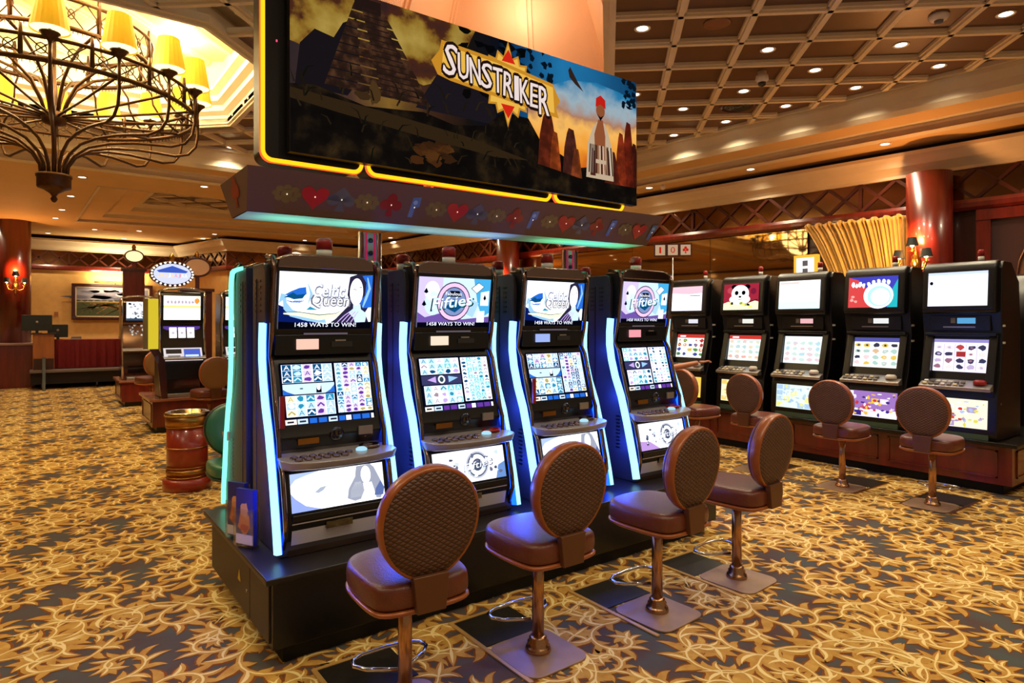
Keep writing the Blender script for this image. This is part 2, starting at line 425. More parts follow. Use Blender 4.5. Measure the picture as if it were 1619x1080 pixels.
# ================================================================== CEILING
def rx(y, x0): return x0 - .1 * (y - 4)
def inset(poly, d):
    n = len(poly); out = []
    for i in range(n):
        p0, p1, p2 = Vector(poly[i - 1]), Vector(poly[i]), Vector(poly[(i + 1) % n])
        a = (p1 - p0).normalized(); b = (p2 - p1).normalized(); na = Vector((-a.y, a.x)); nb = Vector((-b.y, b.x))
        m = (na + nb); m = m / max(1e-6, m.dot(na)); out.append((p1.x + m.x * d, p1.y + m.y * d))
    return out
# CCW outlines
T1 = [(-6.5, -3.6), (rx(-3.6, 9.35), -3.6), (rx(8.3, 9.35), 8.3), (5.2, 8.3), (5.2, 12.5), (-6.5, 12.5)]
T2 = [(.95, 14.1), (rx(14.1, 9.1), 14.1), (rx(18.2, 9.1), 18.2), (.80, 19.3)]
T3 = [(-8.3, 14.1), (-1.6, 14.1), (-1.6, 19.3), (-8.3, 19.3)]
ceil_outer = [(-9.6, -4), (wp(-8.1, -.1)[0], -4), wp(16.3, -.1), (4.5, 20.3), (3.7, 23.1), (-9.6, 23.1)]
struct(MB().holed(ceil_outer, [T1, T2, T3], 4.12, TAN), 'ceiling')
def stepped(name, P0, steps):
    """steps: list of (kind, amount) climbing into the tray: 'v' raises, 'h' insets"""
    z = 4.12; P = P0; parts = {}
    for kind, amt, mt in steps:
        m = parts.setdefault(mt.name, (MB(), mt))[0]
        if kind == 'v': Q, z2 = P, z + amt
        elif kind == 'h': Q, z2 = inset(P, amt), z
        else: Q, z2 = inset(P, amt[0]), z + amt[1]
        n = len(P)
        for i in range(n):
            j = (i + 1) % n
            m.add([(*P[i], z), (*P[j], z), (*Q[j], z2), (*Q[i], z2)], [(0, 1, 2, 3)], mt)
        P, z = Q, z2
    for k, (m, mt) in parts.items(): struct(m, '%s_%s' % (name, 'molding' if mt is CREAM else 'ledge'))
    return P, z
ST = [('d', (-.07, -.03), CREAM), ('v', .05, CREAM), ('d', (.07, .05), CREAM), ('v', .04, CREAM), ('d', (.05, .02), CREAM), ('h', .50, TAN),
      ('d', (0.0, -.02), CREAM), ('d', (.05, .06), CREAM), ('v', .10, CREAM), ('d', (.06, .10), CREAM), ('v', .05, CREAM), ('h', .06, CREAM), ('v', .10, CREAM)]
I1, ZC = stepped('trim_1', T1, ST); ZC -= .10
ST2 = [('d', (-.05, -.02), CREAM), ('v', .07, CREAM), ('d', (.1, .03), CREAM), ('h', .42, TAN), ('v', .08, CREAM), ('d', (.1, .04), CREAM), ('h', .42, TAN), ('v', .1, CREAM), ('d', (.12, .06), CREAM), ('h', .1, CREAM), ('v', .10, CREAM)]
I2, Z2 = stepped('trim_2', T2, ST2); Z2 -= .10
I3, Z3 = stepped('trim_3', T3, ST2); Z3 -= .10
def octo(cx, cy, a, h): return [(cx - h, cy - a), (cx + h, cy - a), (cx + a, cy - h), (cx + a, cy + h), (cx + h, cy + a), (cx - h, cy + a), (cx - a, cy + h), (cx - a, cy - h)]
DOME1 = octo(.2, 8.95, 2.05, 1.1)
def uv(u, v): return ((u + v) / 2, (v - u) / 2)
DOME2 = [uv(-.02, 7.3), uv(-.02, 12.4), uv(-3.3, 12.4), uv(-3.3, 7.3)][::-1]
def ccw(P):
    return P if sum(P[i][0] * P[(i + 1) % len(P)][1] - P[(i + 1) % len(P)][0] * P[i][1] for i in range(len(P))) > 0 else P[::-1]
DOME1 = ccw(DOME1); DOME2 = ccw(DOME2)
struct(MB().holed(inset(I1, -.08), [inset(DOME1, .004), inset(DOME2, .004)], ZC + .05, BROWN), 'ceiling_coffer_field')
struct(MB().holed(inset(I2, -.08), [], Z2 + .05, BROWN), 'ceiling_coffer_back')
struct(MB().holed(inset(I3, -.08), [], Z3 + .05, BROWN), 'ceiling_coffer_back_left')
def inside(P, x, y):
    c = False; n = len(P)
    for i in range(n):
        x1, y1 = P[i]; x2, y2 = P[(i + 1) % n]
        if (y1 > y) != (y2 > y) and x < (x2 - x1) * (y - y1) / (y2 - y1) + x1: c = not c
    return c
def ribs(mb, region, holes, z, lines, wd=.048):
    """clip each plan line to the tray and drop a moulded rib along it"""
    for (a, b) in lines:
        a = Vector(a); b = Vector(b); d = b - a; L = d.length; d.normalize(); n = Vector((-d.y, d.x)); k = int(L / .04); st = None
        for i in range(k + 2):
            p = a + d * (i * .04)
            ok = i <= k and inside(region, p.x, p.y) and not any(inside(h, p.x, p.y) for h in holes)
            if ok and st is None: st = p
            if not ok and st is not None:
                e = a + d * ((i - 1) * .04)
                for ww, dz in ((wd, .035), (wd * .55, .06)):
                    q = [st + n * ww, st - n * ww, e - n * ww, e + n * ww]
                    mb.add([(v.x, v.y, z + .06) for v in q] + [(v.x, v.y, z + .05 - dz) for v in q],
                           [(4, 5, 6, 7), (0, 1, 5, 4), (2, 3, 7, 6), (1, 2, 6, 5), (3, 0, 4, 7)], CREAM)
                st = None
RB = MB(); LN = []
for k in range(-14, 10):
    u = k * .98
    LN.append((uv(u, -9), uv(u, 26)))
for k in range(-14, 18):
    v = 8.92 + .9 * k
    LN.append((uv(-16, v - .96), uv(12, v + .72)))
ribs(RB, I1, [DOME1, DOME2], ZC, LN); struct(RB, 'ceiling_ribs')
RB = MB(); ribs(RB, I2, [], Z2, LN); ribs(RB, I2, [], Z2, [(uv(u * .98, 5), uv(u * .98, 45)) for u in range(-25, -8)] + [(uv(-20, 17 + v * .9), uv(0, 17 + v * .9)) for v in range(12)]); struct(RB, 'ceiling_ribs_back')
def rim(P, z, name, wd=.12):
    m = MB(); n = len(P)
    for Pi, Po, za in ((P, inset(P, -wd), z - .02), (inset(P, -.03), inset(P, -wd * .6), z - .05)):
        for i in range(n):
            j = (i + 1) % n
            m.add([(*Pi[i], za), (*Pi[j], za), (*Po[j], za), (*Po[i], za), (*Po[i], z + .06), (*Po[j], z + .06), (*Pi[i], z + .06), (*Pi[j], z + .06)],
                  [(0, 1, 2, 3), (3, 2, 5, 4), (0, 6, 7, 1)], CREAM)
    struct(m, name)
rim(DOME1, ZC, 'trim_4'); rim(DOME2, ZC, 'trim_5', .09)
# chandelier dome: stepped octagon, lit yellow lantern above
def stack(P0, z0, steps, name):
    P, z = P0, z0; ms = {}
    for di, dz, mt in steps:
        Q = inset(P, di) if di else P; m = ms.setdefault(mt.name, (MB(), mt))[0]; n = len(P)
        for i in range(n):
            j = (i + 1) % n; m.add([(*P[i], z), (*P[j], z), (*Q[j], z + dz), (*Q[i], z + dz)], [(0, 1, 2, 3)], mt)
        P = Q; z += dz
    for i, (m, mt) in enumerate(ms.values()): struct(m, name + ('' if i == 0 else '_%d' % i))
    return P, z
YEL = mat('yellow_dome_paint', (236, 220, 150), .6, noise=.08, nscale=2)
PEACH = mat('peach_dome_paint', (224, 168, 116), .6, noise=.06, nscale=2)
P, z = stack(DOME1, ZC, [(0, .10, CREAM), (.07, .05, CREAM), (0, .08, CREAM), (.08, .04, CREAM), (0, .08, CREAM), (.08, .05, CREAM), (0, .05, CREAM), (-.16, .0, CREAM), (0, .42, YEL)], 'ceiling_dome_1')
DZ = z
struct(MB().holed(P, [], z, YEL), 'ceiling_dome_top')
RB = MB(); ribs(RB, inset(P, .02), [], z - .06, [(uv(u * .8 - 9, 0), uv(u * .8 - 9, 20)) for u in range(-2, 9)], .07)
struct(RB, 'ceiling_dome_ribs')
# peach vault behind the sign
P, z = stack(DOME2, ZC, [(0, .16, CREAM), (-.05, .02, CREAM), (0, .1, PEACH), (.50, 1.6, PEACH)], 'ceiling_vault_1')
struct(MB().holed(P, [], z, PEACH), 'ceiling_vault_top')
RB = MB()
V0 = inset(DOME2, -.05)
for e in range(4):
    a, b2 = Vector(V0[e]), Vector(V0[(e + 1) % 4]); c, d = Vector(P[e]), Vector(P[(e + 1) % 4])
    for f in (0, .47):
        p0 = a.lerp(b2, f); p1 = c.lerp(d, f); n_ = Vector((-(b2 - a).y, (b2 - a).x)).normalized() * .0; tt = (b2 - a).normalized() * .11
        for w_, o_ in ((1, .02), (.45, .05)):
            nn = Vector((-(b2 - a).y, (b2 - a).x)).normalized() * o_
            RB.add([(*(p0 - tt * w_ + nn), ZC + .26), (*(p0 + tt * w_ + nn), ZC + .26), (*(p1 + tt * w_ + nn), z), (*(p1 - tt * w_ + nn), z), (*(p0 - tt * w_ - nn), ZC + .26), (*(p0 + tt * w_ - nn), ZC + .26), (*(p1 + tt * w_ - nn), z), (*(p1 - tt * w_ - nn), z)],
                   [(0, 1, 2, 3), (0, 3, 7, 4), (1, 5, 6, 2)], PEACH)
struct(RB, 'ceiling_vault_ribs')

# coves hidden in the domes
for k in range(8):
    a = 2 * PI * k / 8 + PI / 8
    lamp('dome_cove_lamp', 'POINT', (.2 + 1.45 * math.cos(a), 8.95 + 1.45 * math.sin(a), 5.22), COVE_W * .5, (1, .88, .56), .12)
for v in (8.4, 9.9, 11.4):
    x, y = uv(-1.6, v); lamp('vault_cove_lamp', 'POINT', (x, y, 5.6), COVE_W * .20, (1, .93, .78), .2)

# ================================================================== SCREENS' PICTURES
W1 = em((235, 240, 255), 1.5); W2 = em((200, 225, 250), 1.2); W3 = em((150, 200, 240), 1.1)
TEAL = em((40, 150, 190), 1.0); TEALD = em((10, 80, 130), 1.0); NAVY = em((10, 30, 110), .8); BLU = em((40, 110, 220), 1.0)
INK = em((8, 10, 26), .5); LIL = em((190, 160, 230), 1.2); PUR = em((110, 60, 170), .9); PINK = em((235, 170, 190), 1.2)
YLW = em((245, 225, 110), 1.2); ORG = em((235, 130, 50), 1.0); RED = em((205, 40, 40), 1.0); GRN = em((90, 160, 70), .9)
WARM = em((255, 235, 215), 1.3); GREY = em((120, 125, 150), .8); PALEY = em((250, 245, 200), 1.3)
def art_queen(w, h, foot='1458 WAYS TO WIN!'):
    a = Art(w, h); r = random.Random(3)
    a.rect(0, 0, 1, 1, W1, 0).poly([(0, .42), (.06, .38), (.1, .25), (.25, .16), (.45, .1), (.45, 0), (0, 0)], NAVY)
    a.poly([(0, .45), (.04, .5), (.05, .35), (.12, .22), (.3, .14), (.5, .1), (.48, .2), (.3, .24), (.14, .34), (.08, .46), (.07, .6), (.02, .62)], W3, 2)
    a.poly([(.06, .60), (.12, .66), (.2, .72), (.27, .74), (.28, .62), (.24, .56), (.14, .55)], BLU, 2)
    a.poly([(.05, .55), (.14, .64), (.18, .6), (.27, .62), (.24, .54), (.15, .52), (.1, .55)], TEALD, 3)
    for k in range(5): a.stroke([(.08 + k * .03, .5 - k * .01), (.13 + k * .02, .47), (.17 + k * .02, .5)], .012, BLU, 3)
    a.stroke([(.29, .8), (.33, .62), (.30, .45)], [.01, .05, .01], W3, 3)
    a.stroke([(.05, .27), (.2, .26), (.42, .2), (.6, .24), (.68, .33)], [.02, .06, .09, .07, .01], PALEY, 4)
    a.stroke([(.05, .30), (.2, .30), (.42, .25), (.6, .28), (.68, .35)], [.006, .012, .016, .012, .004], em((90, 120, 90), .7), 4)
    a.poly([(.28, .34), (.32, .4), (.36, .37), (.4, .34)], TEAL, 4)
    a.poly([(.74, .95), (.82, 1), (1, 1), (1, .5), (.93, .3), (.98, .1), (1, 0), (.45, 0), (.6, .18), (.7, .36), (.76, .46), (.72, .62), (.73, .8)], em((56, 50, 84), .6), 1)
    a.poly([(.88, .98), (1, 1), (1, .4), (.9, .38), (.86, .5), (.92, .62), (.93, .85)], BLU, 2)
    a.stroke([(.94, .95), (.97, .75), (.93, .55), (.9, .4)], [.02, .05, .05, .02], W3, 3)
    a.ell(.82, .68, .075, .25, em((255, 250, 245), 1.5), 3)
    a.stroke([(.78, .72), (.8, .73), (.82, .71)], .012, GREY, 4).stroke([(.85, .76), (.88, .77)], .014, GREY, 4)
    a.poly([(.79, .45), (.87, .46), (.88, .36), (.95, .28), (.92, 0), (.84, 0), (.8, .2), (.74, .3), (.79, .37)], W2, 3)
    for k in range(4): a.stroke([(.62 + k * .05, .12), (.7 + k * .04, .25), (.76 + k * .03, .32)], .018, LIL, 3)
    [a.text('Celtic', .52 + ox, .68 + oy, .34, .22, em((135, 140, 165), .8), 4, .1) for ox, oy in ((-.008, -.012), (.008, -.012), (.008, .014), (-.008, .014), (0, -.02))]; [a.text('Celtic', .515 + ox, .69, .34, .22, W1, 5 + ox * 60, .1) for ox in (-.004, 0, .004)]; a
    [a.text('Queen', .54 + ox, .50 + oy, .42, .24, em((125, 125, 148), .8), 4, .1) for ox, oy in ((-.008, -.012), (.008, -.012), (.008, .014), (-.008, .014), (0, -.02))]; a.text('Queen', .54, .50, .40, .24, em((250, 250, 240), 1.6), 5, .1)
    a.poly([(.0, .0), (1, 0), (1, .13), (.5, .09), (.0, .13)], INK, 4)
    a.text(foot, .5, .075, .66, .075, W1, 6)
    return a
def art_fifties(w, h, foot='1458 WAYS TO WIN!'):
    a = Art(w, h); r = random.Random(5)
    a.rect(0, 0, 1, 1, W2, 0).rect(0, 0, .32, 1, em((205, 190, 240), 1.2), 1)
    a.poly([(.75, 1), (1, 1), (1, .3), (.9, .2), (.82, .5)], em((70, 170, 225), 1.1), 1)
    a.ell(.18, .72, .1, .2, W1, 2).ell(.2, .48, .12, .24, W2, 2)
    for cx, cy in ((.1, .7), (.08, .45)): a.poly([(cx - .03, cy), (cx, cy + .09), (cx + .03, cy), (cx, cy - .03)], INK, 3)
    a.poly([(0, 0), (1, 0), (1, .22), (.6, .16), (.35, .3), (.1, .2), (0, .3)], em((120, 90, 180), .9), 2)
    a.poly([(.72, .8), (.82, .92), (.9, .84), (.8, .7)], W1, 3).stroke([(.72, .8), (.82, .92), (.9, .84), (.8, .7), (.72, .8)], .014, INK, 4)
    a.poly([(.86, .45), (.86, .72), (.98, .76), (.98, .45)], W1, 3).poly([(.9, .6), (.92, .68), (.945, .6), (.92, .55)], INK, 4)
    a.poly([(.82, .06), (.82, .32), (.93, .34), (.93, .06)], W1, 3).poly([(.62, .3), (.7, .6), (.84, .5), (.76, .2)], em((170, 210, 240), 1.1), 2)
    a.ell(.48, .52, .235, .40, em((60, 50, 80), .7), 3).ell(.48, .52, .222, .378, em((235, 190, 225), 1.2), 4).ell(.48, .52, .175, .3, INK, 5).ell(.48, .52, .165, .282, em((130, 150, 200), 1.0), 6)
    a.poly([(.36, .4), (.48, .58), (.6, .42), (.5, .3)], TEALD, 7).poly([(.38, .62), (.58, .62), (.55, .74), (.42, .74)], INK, 7)
    a.text('Fabulous', .47, .68, .22, .07, W1, 8)
    a.text('Fifties', .47, .505, .60, .26, INK, 8, .25, .12).text('Fifties', .468, .515, .56, .235, em((150, 225, 240), 1.3), 9, .25, .12).text('Fifties', .462, .52, .54, .20, W1, 10, .25, .12)
    a.rect(0, 0, 1, .1, INK, 7)
    a.text(foot, .46, .07, .66, .07, W1, 8)
    return a
def cells(a, x0, y0, x1, y1, nx, ny, r, pal, sep, glyphs='A', L=2):
    a.rect(x0, y0, x1, y1, sep, L)
    dx, dy = (x1 - x0) / nx, (y1 - y0) / ny
    for i in range(nx):
        colm = r.choice(pal)
        for j in range(ny):
            c = colm if r.random() < .6 else r.choice(pal)
            X0, Y0 = x0 + i * dx, y0 + j * dy
            a.rect(X0 + dx * .07, Y0 + dy * .03, X0 + dx * .93, Y0 + dy * .97, c[0], L + 1)
            k = r.random()
            if k < .45: a.text(r.choice(glyphs), X0 + dx / 2, Y0 + dy / 2, dx * .55, dy * .7, c[1], L + 2)
            elif k < .8: a.poly(blob(X0 + dx / 2, Y0 + dy / 2, dx * .34, dy * .36, r, 7, .35), c[1], L + 2)
            else: a.stroke([(X0 + dx * .15, Y0 + dy * .3), (X0 + dx * .5, Y0 + dy * .75), (X0 + dx * .85, Y0 + dy * .3)], dy * .25, c[1], L + 2)
def art_reels(w, h, kind, seed):
    a = Art(w, h); r = random.Random(seed)
    a.rect(-.02, -.03, 1.02, 1.03, em((10, 16, 40), .5), 0)
    if kind == 'queen': pal = [(TEAL, W2), (TEALD, W1), (W2, TEAL), (PALEY, em((200, 180, 120), .9)), (em((180, 215, 250), 1.1), W1), (em((220, 200, 240), 1.2), PUR), (em((60, 150, 200), 1), W1)]; bar = BLU; bn = W2
    else: pal = [(W2, TEAL), (em((120, 215, 225), 1.1), W1), (W1, LIL), (W1, TEALD), (em((190, 230, 240), 1.2), TEAL), (W1, em((180, 150, 170), .9))]; bar = PUR; bn = em((70, 70, 120), .7)
    cells(a, .0, .70, .56, 1.0, 5, 3, r, pal, W1)
    cells(a, .02, .15, .56, .49, 5, 3, r, pal, W1)
    cells(a, .59, .16, 1.0, 1.0, 5, 12, r, pal, W1)
    a.rect(.0, .51, .57, .68, bn, 2)
    if kind == 'queen':
        a.poly([(0, .51), (0, .6), (.04, .56), (.12, .51)], BLU, 3).poly([(.57, .51), (.57, .64), (.52, .56), (.46, .51)], BLU, 3)
        a.ell(.39, .61, .022, .05, W1, 4).poly([(.36, .52), (.365, .62), (.38, .57), (.4, .57), (.42, .64), (.42, .52)], INK, 3).ell(.2, .6, .02, .012, em((80, 120, 120), .8), 3)
    else:
        a.ell(.28, .6, .05, .075, W1, 3).ell(.28, .6, .03, .05, em((60, 90, 100), .7), 4).poly([(.08, .6), (.2, .66), (.2, .54)], LIL, 3).poly([(.52, .62), (.38, .66), (.38, .54)], W3, 3)
    a.rect(0, .02, 1, .12, em((30, 40, 90), .6), 2)
    for x0, x1, c in ((.0, .12, WARM), (.13, .24, W2), (.26, .34, bar), (.36, .45, bar), (.47, .57, W2), (.59, .66, bar), (.67, .73, W1), (.75, .84, bar), (.86, .95, bar), (.97, 1.0, WARM)):
        a.rect(x0, .03, x1, .11, c, 3)
    for x0 in (.02, .15, .49): a.rect(x0, .055, x0 + .07, .085, em((60, 60, 80), .6), 4)
    return a
def art_belly(w, h, kind):
    a = Art(w, h); r = random.Random(9)
    if kind == 'queen':
        a.rect(0, 0, 1, 1, em((250, 250, 255), 1.7), 0).poly([(0, 0), (.3, 0), (.14, .14), (.04, .36), (0, .5)], em((150, 170, 235), 1.1))
        a.poly([(0, 1), (.3, 1), (.16, .92), (.05, .84), (0, .7)], em((170, 190, 240), 1.2)).poly([(.24, .45), (.3, .56), (.37, .58), (.33, .47), (.28, .42)], em((180, 190, 210), 1), 2)
        a.poly([(.7, .98), (.68, .7), (.6, .4), (.58, .15), (.66, .05), (.78, .1), (.95, .02), (1, .3), (.95, .6), (.9, .9), (.86, 1)], em((165, 170, 190), 1.0), 1)
        a.ell(.8, .72, .055, .24, em((255, 255, 255), 1.7), 3).poly([(.76, .5), (.86, .5), (.88, .3), (.9, .05), (.72, .06), (.77, .3)], W1, 3)
        a.poly([(.9, .3), (.96, .5), (1, .3), (.98, .1), (.88, .12)], em((100, 120, 180), .9), 4)
        for k in range(10): a.stroke([(.62 + k * .012, .15), (.63 + k * .015, .35), (.68 + k * .006, .55)], .012, em((190, 195, 205), 1.1), 2)
    else:
        a.rect(0, 0, 1, 1, em((235, 235, 250), 1.5), 0).poly([(0, 0), (.4, 0), (.2, .3), (0, .35)], em((190, 150, 220), 1.1), 1).poly([(.85, 0), (1, 0), (1, .5), (.9, .4)], em((110, 150, 215), 1.0), 1)
        a.ell(.6, .5, .16, .42, em((200, 205, 225), 1), 2).ell(.6, .5, .14, .37, em((110, 115, 140), .8), 3).ell(.6, .5, .12, .32, W1, 4).ell(.6, .5, .07, .19, em((90, 100, 130), .7), 5)
        for k in range(34):
            x, y = r.uniform(.1, .95), r.uniform(.15, .9); a.poly(blob(x, y, r.uniform(.015, .035), r.uniform(.03, .08), r, 6, .4), r.choice([GREY, W1, em((90, 95, 120), .7), em((200, 215, 240), 1.2)]), 6)
        a.text('Fifties', .62, .5, .42, .24, em((70, 80, 110), .7), 7, .3, .1).text('Fifties', .615, .51, .4, .21, W1, 8, .3, .1)
    return a

# ================================================================== VIDEO SLOT CABINETS OF THE CENTRE ISLAND
NEONB = em((10, 60, 255), 6.0, 'blue_neon_glow'); NEONG = em((120, 255, 210), 1.7, 'green_neon_glow'); NEONCORE = em((150, 225, 255), 1.9, 'blue_neon_core')
NEON_P = [(-.055, .032), (-.035, .13), (.0, .27), (.04, .42), (.095, .60), (.155, .735), (.195, .86), (.215, .97), (.215, 1.06), (.205, 1.16)]
def signal_light(t, x, y, z, s=1.0):
    m = MB().lathe([(.045 * s, 0), (.045 * s, .02)], BLKPL, 16, (x, y, z)).lathe([(.042 * s, .02), (.042 * s, .06)], WHTPL, 16, (x, y, z)).lathe([(.044 * s, .06), (.044 * s, .115), (.03 * s, .125)], REDPL, 16, (x, y, z))
    m.build('signal_light', t, label='red and white service light on top')
def video_slot(loc, rz, label, group, kind, neon, seed, valid, zs=1.0, foot=None, detailed=True):
    t = thing('slot_machine', label, 'slot machine', loc, rz, group); t.scale = (1, 1, zs)
    hw = .305
    prof = [(y + .02, z) for y, z in NEON_P] + [(.215, 1.40), (.235, 1.465), (.26, 1.48), (.46, 1.48), (.46, .0), (-.03, 0)]
    MB().prism(prof, 'x', -hw, hw, SIDE).build('cabinet', t, bevel=.006)
    # vents and seam on the flanks
    v = MB()
    for sx in (-1, 1):
        for j in range(2):
            for k in range(6): v.box(sx * hw - .002, sx * hw + .002, .30 + j * .10, .34 + j * .10, 1.22 + k * .032, 1.232 + k * .032, BLACK)
        v.box(sx * hw - .003, sx * hw + .003, .38, .39, .05, 1.40, BLACK)
        for k in range(10): v.box(sx * hw - .002, sx * hw + .002, .12, .16, .22 + k * .025, .23 + k * .025, BLACK)
    v.build('side_vent', t)
    # front bezel
    bz = [(.0, .0), (-.055, .15), (-.045, .22), (.0, .41), (.05, .44), (.09, .50), (.055, .57), (.075, .62), (.165, .93), (.20, .985), (.20, 1.0), (.175, 1.11), (.13, 1.45), (.15, 1.495), (.30, 1.50), (.30, .0)]
    MB().prism(bz, 'x', -hw + .025, hw - .025, BLKPL).build('front_bezel', t, bevel=.008)
    # chrome edge trims
    tr = MB()
    for sx in (-1, 1):
        x = sx * (hw - .018)
        tr.tube([(x, y - .012, max(z, .016)) for y, z in bz[:4]] + [(x, .04, .47), (x, .045, .57), (x, .068, .62), (x, .155, .93), (x, .195, .99), (x, .165, 1.11), (x, .12, 1.44), (x, .14, 1.50), (x, .25, 1.515)], .013, DKCHR, 8)
    tr.build('chrome_trim', t)
    c = MB(); pts = [(-.27, 1.45), (-.26, 1.50), (-.2, 1.525), (.2, 1.525), (.26, 1.50), (.27, 1.45)]
    c.prism([(x, z) for x, z in pts], 'y', .125, .30, DKCHR).build('top_crown', t, bevel=.01)
    # neon tubes
    for sx in (-1, 1):
        m = MB(); A = []
        P = NEON_P if neon != 'green' else [(-.035, .022), (-.03, .12), (.0, .25), (.03, .42), (.08, .6), (.13, .74), (.16, .9), (.165, 1.1), (.165, 1.38), (.175, 1.43), (.20, 1.465), (.25, 1.475), (.40, 1.478)]
        P = [Vector(p) for p in P]; x0 = sx * (hw + .001); x1 = sx * (hw + .026)
        wd = .052 if neon != 'green' else .021; NB = NEONB if neon != 'green' else NEONG
        for i, p in enumerate(P):
            d = (P[min(i + 1, len(P) - 1)] - P[max(i - 1, 0)]).normalized(); n = Vector((-d.y, d.x)) * wd / 2
            A += [(x0, p.x + n.x, p.y + n.y), (x1, p.x + n.x * .5, p.y + n.y * .5), (x1, p.x - n.x * .5, p.y - n.y * .5), (x0, p.x - n.x, p.y - n.y)]
        N = len(P)
        m.add(A, [(i * 4 + k, i * 4 + (k + 1) % 4, i * 4 + 4 + (k + 1) % 4, i * 4 + 4 + k) for i in range(N - 1) for k in range(4)] + [(0, 1, 2, 3), (N * 4 - 1, N * 4 - 2, N * 4 - 3, N * 4 - 4)], NB, False)
        if neon != 'green':
            A = []; wd = .050; x0 = sx * (hw + .006); x1 = sx * (hw + .031)
            for i, p in enumerate(P):
                d = (P[min(i + 1, len(P) - 1)] - P[max(i - 1, 0)]).normalized(); n = Vector((-d.y, d.x)) * wd / 2; q = p + Vector((-.006, 0))
                A += [(x0, q.x + n.x, q.y + n.y), (x1, q.x + n.x, q.y + n.y), (x1, q.x - n.x, q.y - n.y), (x0, q.x - n.x, q.y - n.y)]
            m.add(A, [(i * 4 + k, i * 4 + (k + 1) % 4, i * 4 + 4 + (k + 1) % 4, i * 4 + 4 + k) for i in range(N - 1) for k in range(4)] + [(0, 1, 2, 3), (N * 4 - 1, N * 4 - 2, N * 4 - 3, N * 4 - 4)], NEONCORE, False)
        m.build('neon_tube', t, label='glowing %s neon strip along the front edge' % neon)
    if neon != 'green':
        for sx in (-1, 1):
            for yy, zz, pw in ((.02, .28, 1.2), (.13, .62, 1.1), (.25, .95, .45)):
                lamp('neon_blue_glow', 'POINT', (loc[0] + sx * (hw + .075), loc[1] + yy + .02, loc[2] + zz), NEON_W * pw, (.02, .07, 1), .05)
    def face(name, art, xc, w, p0, p1, off=.004, frame=None, lab=None):
        m = MB(); d = Vector((p1[0] - p0[0], p1[1] - p0[1])).normalized(); n = Vector((-d.y, d.x))
        if n.x > 0: n = -n
        o = (xc - w / 2, p0[0] + n.x * off, p0[1] + n.y * off)
        art.put(m, o, (1, 0, 0), (0, d.x, d.y)); m.build(name, t, label=lab)
    # top screen
    L = math.hypot(.04, .30)
    a = art_queen(.515, L, foot or '1458 WAYS TO WIN!') if kind == 'queen' else art_fifties(.515, L, foot or '1458 WAYS TO WIN!')
    face('top_screen', a, 0, .515, (.168, 1.13), (.1305, 1.43), .004, lab='bright upper screen with the game title')
    # main screen
    face('main_screen', art_reels(.485, .325, kind, seed), 0, .485, (.083, .625), (.161, .915), .006, lab='lower screen full of small game symbols')
    face('belly_screen', art_belly(.50, .19, kind), 0, .50, (-.043, .215), (-.002, .395), .006, lab='glowing white picture panel under the buttons')
    # recess panel between screens: ticket display, slot, bracket
    m = MB(); m.box(-.16, -.045, .148, .165, 1.02, 1.075, em(valid, 1.1)); m.build('ticket_display', t, label='small lit display between the screens')
    m = MB(); m.box(.03, .15, .16, .175, 1.03, 1.06, BLKGL).box(.05, .11, .154, .162, 1.062, 1.07, STEEL); m.build('card_reader', t)
    m = MB(); m.box(-.12, .12, .155, .168, 1.098, 1.108, em((130, 115, 125), .5)); m.build('name_strip', t)
    MB().box(-.27, .27, .165, .20, .99, 1.10, BLKPL).build('middle_panel', t, bevel=.006)
    # info plates under the main screen
    for x0, x1, z0, z1, c in ((-.19, -.08, .535, .565, BRASS), (.14, .22, .555, .60, STEEL)):
        MB().box(x0, x1, .045, .056, z0, z1, c).build('info_plate', t)
    m = MB().lathe([(.035, 0), (.04, .004), (.03, .012)], BLKGL, 20); m.xf(Matrix.Translation((.02, .062, .57)) @ Matrix.Rotation(R(100), 4, 'X')); m.build('lock_cover', t)
    # button deck
    dk = [(-.30, .10), (-.30, -.01), (-.26, -.06), (-.15, -.095), (0, -.105), (.15, -.095), (.29, -.065), (.33, -.03), (.33, .03), (.30, .10)]
    m = MB(); n = len(dk)
    top = [(x, y, .465 + .25 * (y + .1) * .6) for x, y in dk]; bot = [(x * .97, y * .9 + .005, .425) for x, y in dk]
    m.add(top + bot, [tuple(range(n)), tuple(range(n, 2 * n))[::-1]] + [(i, n + i, n + (i + 1) % n, (i + 1) % n) for i in range(n)], mat('deck_metal_plastic', (158, 150, 152), .25, .3))
    deck = m.build('button_deck', t, bevel=.008)
    def dz(y): return .465 + .25 * (y + .1) * .6
    ml = mat('deck_button_face', (96, 90, 140), .25, coat=.5)
    for j in range(2):
        for i in range(6 if j == 0 else 7):
            x = -.215 + i * .048 + j * -.012; y = -.045 + j * .038
            b = MB().lathe([(.021, 0), (.021, .006), (.017, .009)], DKCHR, 14).lathe([(.0155, .009), (.014, .012)], ml, 14)
            o = b.build('deck_button', deck); o.location = (x, y, dz(y) - .001)
    b = MB().lathe([(.052, 0), (.05, .012), (.042, .014), (.040, .004), (.0, .003)], REDPL if kind != 'queen' else DKCHR, 24, sx=1.15); o = b.build('cup_recess', deck, label='round dish at the right of the buttons'); o.location = (.20, .045, dz(.045))
    b = MB().lathe([(.030, 0), (.030, .008), (.02, .016)], em((170, 220, 240), 1.0), 20); o = b.build('play_button', deck, label='large pale glowing button'); o.location = (.135, -.0, dz(0))
    # coin tray
    m = MB().box(-.25, .25, -.06, -.02, .17, .205, BLKPL)
    m.build('tray_lip', t, bevel=.005)
    m = MB(); m.add([(-.25, -.055, .165), (.25, -.055, .165), (.25, -.028, .04), (-.25, -.028, .04)], [(3, 2, 1, 0)], mat('tray_steel_with_reflection', (214, 210, 214), .4, .3))  # pale colour stands for the belly panel's reflection in the steel
